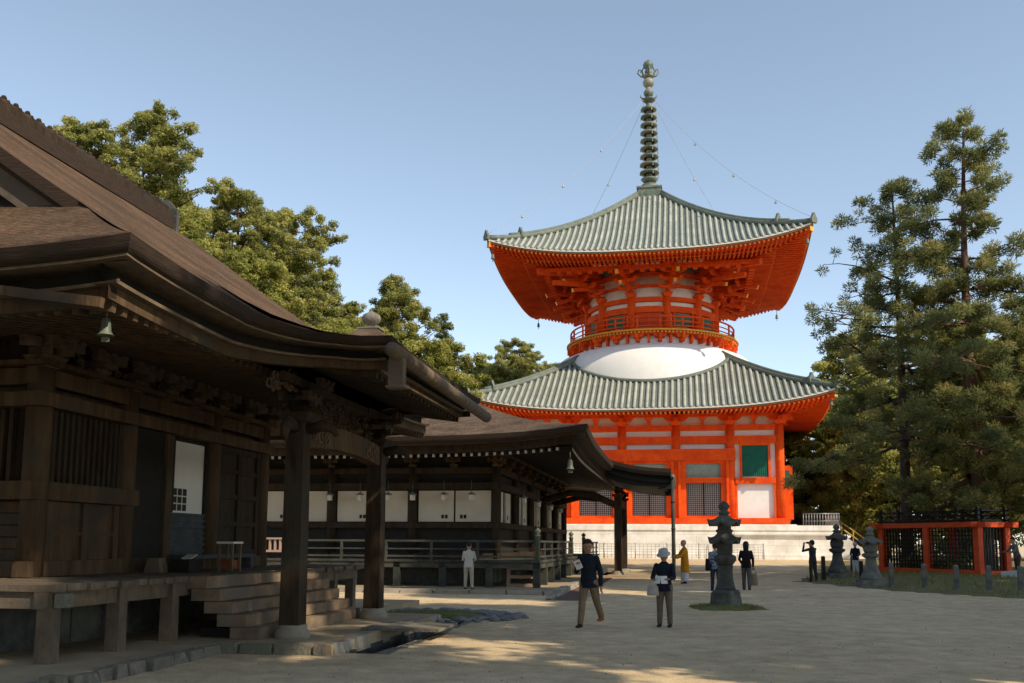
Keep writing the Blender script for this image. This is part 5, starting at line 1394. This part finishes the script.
def loft(rings):        # rings: (centre, half width vector x, half depth vector y)
    def f(mb):
        n = 18; vs = []
        for c, ax, ay in rings:
            for k in range(n):
                a = 2*PI*k/n; vs.append(np.array(c)+np.array(ax)*math.cos(a)+np.array(ay)*math.sin(a))
        m = len(rings); fs = [(i*n+k, i*n+(k+1)%n, (i+1)*n+(k+1)%n, (i+1)*n+k) for i in range(m-1) for k in range(n)]
        fs += [tuple(range(n-1,-1,-1)), tuple((m-1)*n+k for k in range(n))]
        mb.add(vs, fs)
    return f
def ell(c, r, sc=(1,1,1)):
    return lambda mb: mb.ball(c, r, 16, 12, sc=sc)
def person(label, u, v, z, rot, H, legs, arms, mats, lean=0.0, head_turn=0.0, head_tilt=0.0, group=None, detail=True, skirt=None, hair='short', voxel=.011, cuffs=True, coat_len=.50):
    """legs/arms: (left, right); leg=(pitch, knee, out); arm=(pitch, abduct, elbow, inward). Faces +y, x to the right."""
    T = thing('person', label, 'person', u, v, z, rot, group)
    V = lambda *a: np.array(a, float)
    th, sh_, ua, fa = .245*H, .243*H, .172*H, .150*H
    J = {}; low = 9
    for i, s in ((0,-1),(1,1)):
        p, k, o = legs[i]; hip = V(s*.052*H, 0, 0)
        kn = hip+th*V(s*math.sin(o), math.sin(p), -math.cos(p)); q = p-k
        an = kn+sh_*V(s*math.sin(o)*.6, math.sin(q), -math.cos(q)); J['leg%d' % i] = [hip, kn, an]; low = min(low, an[2])
    base = V(0, 0, -low+.042*H)
    for i in (0,1): J['leg%d' % i] = [a+base for a in J['leg%d' % i]]
    up = V(0, math.sin(lean), math.cos(lean)); fw = V(0, math.cos(lean), -math.sin(lean)); X = V(1,0,0)
    pel = base+V(0,0,.012*H); at = lambda h, y=0, x=0: pel+up*h*H+fw*y*H+X*x*H
    neck = at(.305); shd = [at(.270, 0, s*.103) for s in (-1,1)]
    arm_pts = []; hands = []
    for i, s in ((0,-1),(1,1)):
        p, ab, el, inn = arms[i]; p2 = p+lean
        d1 = V(s*math.sin(ab), math.sin(p2)*math.cos(ab), -math.cos(p2)*math.cos(ab)); e = shd[i]+d1*ua
        q = p2+el; d2 = V(-s*math.sin(inn), math.sin(q)*math.cos(inn), -math.cos(q)*math.cos(inn)); w = e+d2*fa
        arm_pts.append([shd[i], e, w]); hands.append((w, d2, s))
    # ---- body: one skin with head, neck, trunk, limbs, palms and fingers
    hd = at(.415, .012); R_ = .066*H
    ct, st_ = math.cos(head_turn), math.sin(head_turn)
    hx = V(ct, st_, 0); hf = V(-st_, ct, 0)*math.cos(head_tilt)+V(0,0,-math.sin(head_tilt)); hu = np.cross(hx, hf)
    hp = lambda a, b, c: hd+hx*a*R_+hf*b*R_+hu*c*R_
    def headf(mb):
        n = 18; rings = []
        for c, rx, ry, oy in ((-1.12,.25,.30,.35),(-1.02,.46,.55,.24),(-.75,.66,.76,.10),(-.4,.76,.90,.02),(0,.84,1.0,-.02),(.4,.86,1.02,-.05),(.8,.74,.88,-.08),(1.08,.48,.58,-.08),(1.2,.2,.25,-.08)):
            rings.append((hp(0, oy, c), hx*rx*R_, hf*ry*R_))
        loft(rings)(mb)
        loft([(hp(0,.86,.12), hx*.07*R_, hu*.05*R_+hf*.02*R_),(hp(0,1.0,-.12), hx*.10*R_, hu*.1*R_),(hp(0,1.12,-.30), hx*.16*R_, hu*.10*R_),(hp(0,.9,-.38), hx*.16*R_, hu*.06*R_)])(mb)
        mb.ball(hp(0,.82,-.62), R_*.2, 10, 6, sc=(1,.6,.5))
        for s in (-1,1): mb.ball(hp(s*.86,-.05,-.05), R_*.2, 8, 6, sc=(.4,.8,1.2))
    prims = [headf, limb([at(.30,-.004), at(.36,.004)], [.034*H,.032*H]),
        loft([(at(-.05), X*.085*H, fw*.06*H),(at(.02), X*.088*H, fw*.064*H),(at(.12), X*.075*H, fw*.056*H),(at(.22), X*.092*H, fw*.062*H),(at(.285), X*.088*H, fw*.05*H),(at(.315), X*.04*H, fw*.034*H)])]
    for i in (0,1):
        h, k, a = J['leg%d' % i]; prims.append(limb([h, (h+k)/2, k, (k*2+a)/3, a], [.056*H,.047*H,.033*H,.034*H,.022*H]))
        f = a+V(0,.01*H,-.026*H); prims.append(limb([f+V(0,-.025*H,0), f+V(0,.045*H,-.002*H), f+V(0,.085*H,-.004*H)], [.02*H,.02*H,.013*H]))
        s0, e, w = arm_pts[i]; prims.append(limb([s0, (s0+e)/2, e, (e+w)/2, w], [.032*H,.028*H,.022*H,.021*H,.015*H]))
        wv, d, s = hands[i]; sd = np.cross(d, V(0,0,1)); sd = sd/(np.linalg.norm(sd)+1e-6) if np.linalg.norm(sd) > .2 else V(0,1,0); nn = np.cross(sd, d)
        prims.append(loft([(wv, sd*.014*H, nn*.010*H),(wv+d*.025*H, sd*.022*H, nn*.011*H),(wv+d*.052*H, sd*.024*H, nn*.010*H)]))
        for q, L in ((-1.5,.040),(-.5,.047),(.5,.045),(1.5,.036)):
            b0 = wv+d*.048*H+sd*q*.0125*H; b1 = b0+d*L*.55*H+sd*q*.002*H+nn*.004*H; b2 = b1+(d*.8+nn*.6)*L*.5*H
            prims.append(limb([b0,b1,b2], [.0066*H,.006*H,.005*H]))
        t0 = wv+d*.018*H+sd*s*.014*H; t1 = t0+(d*.6+sd*s*.8)*.022*H; prims.append(limb([t0,t1,t1+(d*.9+nn*.3)*.018*H], [.0078*H,.007*H,.0055*H]))
    body = fused('body', prims, voxel*.75, M['skin'], 2)
    bo = bpy.data.objects.new('body', body); COL.objects.link(bo); bo.parent = T
    def part(nm, me):
        o = bpy.data.objects.new(nm, me); COL.objects.link(o); o.parent = T; return o
    rw = lambda i, k: .004*H*math.sin(i*2.3+k*1.9)
    # ---- clothes
    if not skirt:
        pr = [loft([(at(-.045), X*.092*H, fw*.07*H),(at(.0), X*.098*H, fw*.074*H),(at(.06), X*.092*H, fw*.068*H)])]
        for i in (0,1):
            h, k, a = J['leg%d' % i]; a2 = a+(k-a)*.06
            pr.append(limb([h, (h+k)/2, k+V(0,.004*H,0), (k+a2)/2+V(0,-.006*H,0), a2], [.064*H,.054*H,.044*H,.040*H,.037*H]))
        part('trousers', fused('trousers', pr, voxel, mats['trousers'], 3))
    else:
        pr = []
        zlo = skirt
        pr = [loft([(V(0,0,zlo*H), X*.115*H, V(0,.095*H,0)),(V(0,.0,zlo*H+.14*H), X*.108*H, V(0,.088*H,0)),(at(-.02), X*.10*H, fw*.078*H),(at(.06), X*.088*H, fw*.066*H)])]
        part('under_robe', fused('under_robe', pr, voxel, mats['trousers'], 3))
    pr = [loft([(at(coat_len-.57), X*.112*H, fw*.092*H),(at(.0), X*.106*H, fw*.086*H),(at(.10), X*.091*H, fw*.072*H),(at(.2), X*.104*H, fw*.075*H),(at(.255), X*.108*H, fw*.066*H),(at(.285), X*.088*H, fw*.056*H),(at(.308), X*.055*H, fw*.046*H),(at(.325), X*.04*H, fw*.038*H)])]
    if mats.get('robe'):
        pr = [loft([(V(0,-.01*H,.26*H), X*.13*H, V(0,.11*H,0)),(V(0,0,.40*H), X*.125*H, V(0,.10*H,0)),(at(.05), X*.118*H, fw*.09*H),(at(.2), X*.12*H, fw*.082*H),(at(.28), X*.108*H, fw*.066*H),(at(.315), X*.05*H, fw*.045*H)])]
    for i in (0,1):
        s0, e, w = arm_pts[i]; w2 = w+(e-w)*.06; big = 1.5 if mats.get('robe') else 1.0
        pr.append(limb([s0, (s0+e)/2, e, (e+w2)/2, w2], [.036*H,.035*H*big,.031*H*big,.028*H*big,.025*H*big]))
    part('robe' if mats.get('robe') else 'jacket', fused('jacket', pr, voxel, mats['top'], 3))
    for i in (0,1):
        h, k, a = J['leg%d' % i]; f = a+V(0,.01*H,-.026*H); m = MB()
        loft([(f+V(0,-.045*H,.0), X*.020*H, V(0,0,.016*H)),(f+V(0,-.03*H,.008*H), X*.027*H, V(0,0,.024*H)),(f+V(0,.01*H,.006*H), X*.027*H, V(0,0,.024*H)),(f+V(0,.06*H,-.002*H), X*.030*H, V(0,0,.017*H)),(f+V(0,.098*H,-.006*H), X*.018*H, V(0,0,.010*H))])(m)
        o = m.build('shoe', mats['shoe'][i] if isinstance(mats['shoe'], tuple) else mats['shoe'], T)
        for p in o.data.polygons: p.use_smooth = True
    # ---- hair, hat, face
    if hair == 'short':
        pr = [loft([(hp(0,-.72,-.55), hx*.5*R_, hf*.22*R_),(hp(0,-.35,-.1), hx*.88*R_, hf*.74*R_),(hp(0,-.16,.35), hx*.95*R_, hf*.98*R_),(hp(0,-.10,.8), hx*.84*R_, hf*.98*R_),(hp(0,-.1,1.12), hx*.58*R_, hf*.7*R_),(hp(0,-.1,1.27), hx*.25*R_, hf*.3*R_)])]
        part('hair', fused('hair', pr, voxel*.8, mats.get('hair', M['hair']), 2))
    elif hair == 'long':
        pr = [loft([(hp(0,-.75,-2.4), hx*.55*R_, hf*.2*R_),(hp(0,-.72,-1.6), hx*.85*R_, hf*.34*R_),(hp(0,-.5,-.6), hx*.98*R_, hf*.6*R_),(hp(0,-.2,.2), hx*1.0*R_, hf*.95*R_),(hp(0,-.12,.8), hx*.88*R_, hf*1.0*R_),(hp(0,-.1,1.2), hx*.5*R_, hf*.6*R_),(hp(0,-.1,1.32), hx*.2*R_, hf*.25*R_)])]
        part('hair', fused('hair', pr, voxel*.8, M['hair'], 2))
    elif hair == 'hat':
        m = MB(); rings = [(hp(0,0,.05), hx*1.45*R_, hf*1.5*R_),(hp(0,0,.14), hx*1.42*R_, hf*1.46*R_),(hp(0,-.02,.42), hx*1.06*R_, hf*1.16*R_),(hp(0,-.04,.85), hx*1.0*R_, hf*1.1*R_),(hp(0,-.05,1.2), hx*.82*R_, hf*.92*R_),(hp(0,-.05,1.36), hx*.4*R_, hf*.45*R_)]
        loft(rings)(m); o = m.build('hat', mats['hat'], T)
        for p in o.data.polygons: p.use_smooth = True
        pr = [loft([(hp(0,-.75,-.7), hx*.5*R_, hf*.2*R_),(hp(0,-.45,-.2), hx*.9*R_, hf*.6*R_),(hp(0,-.2,.2), hx*.95*R_, hf*.9*R_)])]
        part('hair', fused('hair', pr, voxel*.8, M['hair'], 2))
    if detail:
        for s in (-1,1):
            m = MB(); m.ball(hp(s*.32,.88,.06), R_*.10, 8, 6, sc=(1.2,.6,.7)); m.build('eye', M['hair'], T)
        m = MB(); m.tube([hp(-.24,.86,-.60), hp(0,.98,-.57), hp(.24,.86,-.60)], .05*R_, 6); m.build('mouth', M['lips'], T)
    return T, dict(hands=hands, at=at, arm=arm_pts, hd=hd)
def cloth(nm, c, c2=None, **k): return mat(nm, c, c2, k.get('scale', 9), .85, .25, fine=60, spec=.15)
navy = cloth('navy_cloth', (.020,.026,.042), (.011,.015,.026)); khaki = cloth('khaki_cloth', (.26,.19,.125), (.19,.14,.09)); brown = cloth('brown_grey_cloth', (.20,.15,.115), (.14,.11,.085))
blackc = cloth('black_cloth', (.014,.014,.016)); greyc = cloth('grey_cloth', (.11,.105,.10)); lightc = cloth('pale_jacket_cloth', (.50,.48,.45), (.42,.40,.38)); beige = cloth('beige_cloth', (.42,.37,.31), (.35,.30,.25))
saffron = cloth('saffron_robe_cloth', (.62,.27,.02), (.52,.21,.015), scale=5); whitec = cloth('white_cloth', (.62,.62,.66), (.54,.54,.58)); denim = cloth('denim', (.035,.05,.085), (.02,.03,.055)); olivec = cloth('olive_cloth', (.05,.045,.032))
plaid_m, nt_, b_ = new_mat('plaid_shirt'); ck = nt_.nodes.new('ShaderNodeTexChecker'); ck.inputs['Scale'].default_value = 16; ck.inputs['Color1'].default_value = (.04,.06,.13,1); ck.inputs['Color2'].default_value = (.30,.33,.42,1)
tc_ = nt_.nodes.new('ShaderNodeTexCoord'); nt_.links.new(tc_.outputs['Object'], ck.inputs['Vector']); nt_.links.new(ck.outputs['Color'], b_.inputs['Base Color']); b_.inputs['Roughness'].default_value = .85
shoe_d = cloth('dark_shoe', (.03,.026,.024)); shoe_lit = cloth('sunlit_orange_shoe', (.38,.12,.035)); hatg = cloth('pale_grey_hat', (.46,.46,.48), (.38,.38,.40)); bagw = cloth('off_white_bag', (.52,.50,.46), (.42,.40,.37)); hairb = cloth('brown_hair', (.05,.028,.018)); tanb = cloth('tan_bag', (.30,.24,.17))  # orange shoe: sunlight on the walking man's rear shoe painted into its colour
# man walking in front
T, q = person('man in navy jacket and beige trousers walking across the court, holding a white paper', -1.98, 19.95, 0, PI-.28, 1.77,
   ((-.42,.22,.03),(.26,.05,.03)), ((-.25,.22,.15,.0),(.35,.12,1.65,.45)), {'top': navy, 'trousers': khaki, 'shoe': (shoe_lit, shoe_d), 'hair': hairb}, lean=.05, head_turn=.45, head_tilt=.25, voxel=.010)
w, d, s = q['hands'][1]; m = MB(); c = w+d*.09; m.beam(c+np.array((-.05,.02,-.08)), c+np.array((.03,.03,.09)), .14, .006, up=(0,1,.3)); o = m.build('paper', M['white'], None); tag(o, 'folded white paper in the hand of the man in the navy jacket', 'paper'); o.location = T.location; o.rotation_euler = T.rotation_euler
# woman with the hat
T, q = person('woman in pale hat and dark top standing in the court reading a booklet', -.43, 20.35, 0, PI-.15, 1.56,
   ((.02,.03,.05),(-.02,.02,.05)), ((.30,.22,1.15,.30),(.18,.28,1.25,.35)), {'top': navy, 'trousers': brown, 'shoe': shoe_d, 'hat': hatg}, lean=.03, head_turn=-.25, head_tilt=.38, hair='hat', voxel=.010)
c = (q['hands'][0][0]+q['hands'][0][1]*.085)*.5+(q['hands'][1][0]+q['hands'][1][1]*.085)*.5
m = MB(); m.beam(c+np.array((-.13,.0,.0)), c+np.array((-.002,.05,.0)), .005, .17, up=(0,-.5,1)); m.beam(c+np.array((.002,.05,.0)), c+np.array((.13,.0,.0)), .005, .17, up=(0,-.5,1)); o = m.build('booklet', M['white']); tag(o, 'open white booklet held by the woman in the hat', 'booklet'); o.location = T.location; o.rotation_euler = T.rotation_euler
def bag(label, root, c, w, h, dp, mt, strap, cat='bag'):
    b = bpy.data.objects.new('hand_bag', None); COL.objects.link(b); b.location = root.location; b.rotation_euler = root.rotation_euler; tag(b, label, cat)
    m = MB(); loft([(c+np.array((0,0,-h/2)), np.array((w*.46,0,0)), np.array((0,dp*.5,0))),(c+np.array((0,0,-h*.42)), np.array((w*.52,0,0)), np.array((0,dp*.62,0))),(c, np.array((w*.5,0,0)), np.array((0,dp*.6,0))),(c+np.array((0,0,h*.45)), np.array((w*.44,0,0)), np.array((0,dp*.35,0))),(c+np.array((0,0,h*.5)), np.array((w*.40,0,0)), np.array((0,dp*.25,0)))])(m)
    o = m.build('pouch', mt, b)
    for p in o.data.polygons: p.use_smooth = True
    m = MB(); m.tube([c+np.array((-w*.3,0,h*.45)), c+np.array((-w*.22,0,h*.45+strap*.7)), c+np.array((0,0,h*.45+strap)), c+np.array((w*.22,0,h*.45+strap*.7)), c+np.array((w*.3,0,h*.45))], .010, 6); m.build('strap', mt, b)
e = q['arm'][1][1]; bag('off-white bag hanging from the forearm of the woman in the hat', T, e+np.array((-.01,.03,-.27)), .25, .20, .12, bagw, .17)
# monk
T, q = person('monk in saffron robe over white, seen from the side beyond the two walkers', .0, 38.6, terr(38.6), PI/2+.25, 1.66, ((.03,.02,.03),(-.03,.02,.03)), ((.45,.15,.75,.2),(.5,.12,.8,.2)),
   {'top': saffron, 'trousers': whitec, 'shoe': shoe_d, 'robe': True}, lean=.04, hair=None, skirt=.06, voxel=.013, detail=True)
# people round the lantern
T, q = person('person in checked blue shirt and jeans half hidden behind the double-roofed lantern', 1.05, 34.1, terr(34.1), .15, 1.62, ((.15,.05,.03),(-.15,.1,.03)), ((.1,.15,.3,.1),(.2,.12,.3,.1)), {'top': plaid_m, 'trousers': denim, 'shoe': shoe_d}, voxel=.014, detail=False)
bag('black shoulder bag at the left side of the person in the checked shirt', T, q['at'](.02,0,-.17), .14, .42, .34, blackc, .5)
T, q = person('woman with long black hair, black top and grey trousers walking away right of the lantern', 2.15, 34.9, terr(34.9), -.1, 1.66, ((.2,.1,.02),(-.12,.12,.02)), ((.3,.25,.6,.3),(.05,.22,.25,.0)), {'top': blackc, 'trousers': greyc, 'shoe': shoe_d}, hair='long', voxel=.014, detail=False)
w, d, s = q['hands'][1]; bag('tan bag carried by the woman with long black hair', T, w+d*.10+np.array((0,0,-.36)), .30, .42, .12, tanb, .2)
T, q = person('person in dark clothes raising a camera to the face near the bollards', 5.2, 41.0, terr(41), .75, 1.66, ((.05,.03,.03),(-.08,.04,.05)), ((1.25,.45,1.75,.45),(1.25,.45,1.75,.45)), {'top': cloth('dark_blue_grey_cloth', (.03,.032,.042)), 'trousers': olivec, 'shoe': shoe_d}, voxel=.014, detail=False)
hh = (q['hands'][0][0]+q['hands'][1][0])/2; c = q['hd']+np.array((0,.17,.02)); t = bpy.data.objects.new('camera', None); COL.objects.link(t); t.location = T.location; t.rotation_euler = T.rotation_euler; tag(t, 'black camera held up by the person in dark clothes', 'camera')
m = MB(); m.box(c[0]-.07,c[0]+.07,c[1]-.03,c[1]+.03,c[2]-.045,c[2]+.045); m.build('camera_body', M['black'], t); m = MB(); m.tube([c+np.array((0,.03,0)), c+np.array((0,.12,0))], [.035,.035], 12); m.build('lens', M['black'], t)
T, q = person('person in white hat, navy vest and white trousers behind the grey flared lantern', 8.1, 48.2, terr(48.2), PI-.3, 1.52, ((.05,.02,.03),(-.05,.04,.03)), ((.25,.2,.9,.3),(.3,.2,1.0,.3)), {'top': navy, 'trousers': whitec, 'shoe': shoe_d, 'hat': whitec}, hair='hat', voxel=.014, detail=False)
T, q = person('person in pale jacket and beige trousers with back turned, standing at the far veranda', -7.2, 31.55, .165, .12, 1.52, ((.06,.02,.06),(-.06,.03,.08)), ((.25,.18,1.0,.3),(.25,.18,1.0,.3)), {'top': lightc, 'trousers': beige, 'shoe': shoe_d}, lean=.04, head_tilt=.35, voxel=.013, detail=False)
T, q = person('person in grey jacket at the right edge beside the enclosure, partly cut off', 13.55, 42.6, mound(13.55,42.6), PI/2+.3, 1.55, ((.05,.03,.03),(-.05,.04,.05)), ((.3,.15,.7,.2),(.35,.15,.8,.2)), {'top': cloth('mid_grey_cloth', (.17,.165,.16)), 'trousers': cloth('reddish_brown_cloth', (.10,.06,.045)), 'shoe': shoe_d}, lean=.25, voxel=.014, detail=False)
# ------------------------------------------------------------------ camera, sun, sky
cam = bpy.data.cameras.new('camera'); co = bpy.data.objects.new('camera', cam); COL.objects.link(co)
F_, PIT, ROLL, HC = 945.0, .12, .006, 1.72
co.location = (0, 0, HC)
co.rotation_euler = (Matrix.Rotation(PI/2+PIT, 4, 'X') @ Matrix.Rotation(ROLL, 4, 'Z')).to_euler()
cam.sensor_fit = 'HORIZONTAL'; cam.sensor_width = 36.0; cam.lens = F_*36/1024
cam.shift_y = (543-F_*math.tan(PIT)-341.5)/1024
cam.clip_start = .1; cam.clip_end = 8000
SC.camera = co
SUN_DIR = Vector((.767, -.641, 0)).normalized()*math.cos(R(40)); SUN_DIR.z = math.sin(R(40))
sl = bpy.data.lights.new('sun', 'SUN'); so = bpy.data.objects.new('sun', sl); COL.objects.link(so)
sl.energy = 5.0; sl.angle = R(.53); sl.color = (1.0, .86, .66)
so.rotation_euler = SUN_DIR.to_track_quat('Z', 'Y').to_euler()
wd = bpy.data.worlds.new('World'); SC.world = wd; wd.use_nodes = True
nt = wd.node_tree; bg = nt.nodes['Background']
sk = nt.nodes.new('ShaderNodeTexSky'); sk.sky_type = 'NISHITA'; sk.sun_disc = False
sk.sun_elevation = R(40); sk.sun_rotation = math.atan2(SUN_DIR.x, SUN_DIR.y); sk.altitude = 800
sk.air_density = 1.0; sk.dust_density = .35; sk.ozone_density = 1.0
hs = nt.nodes.new('ShaderNodeHueSaturation'); hs.inputs['Hue'].default_value = .492; hs.inputs['Saturation'].default_value = .76; hs.inputs['Value'].default_value = 1.42
nt.links.new(sk.outputs[0], hs.inputs['Color']); nt.links.new(hs.outputs[0], bg.inputs['Color']); bg.inputs['Strength'].default_value = .15
SC.view_settings.view_transform = 'Standard'; SC.view_settings.look = 'None'; SC.view_settings.exposure = 0; SC.view_settings.gamma = 1
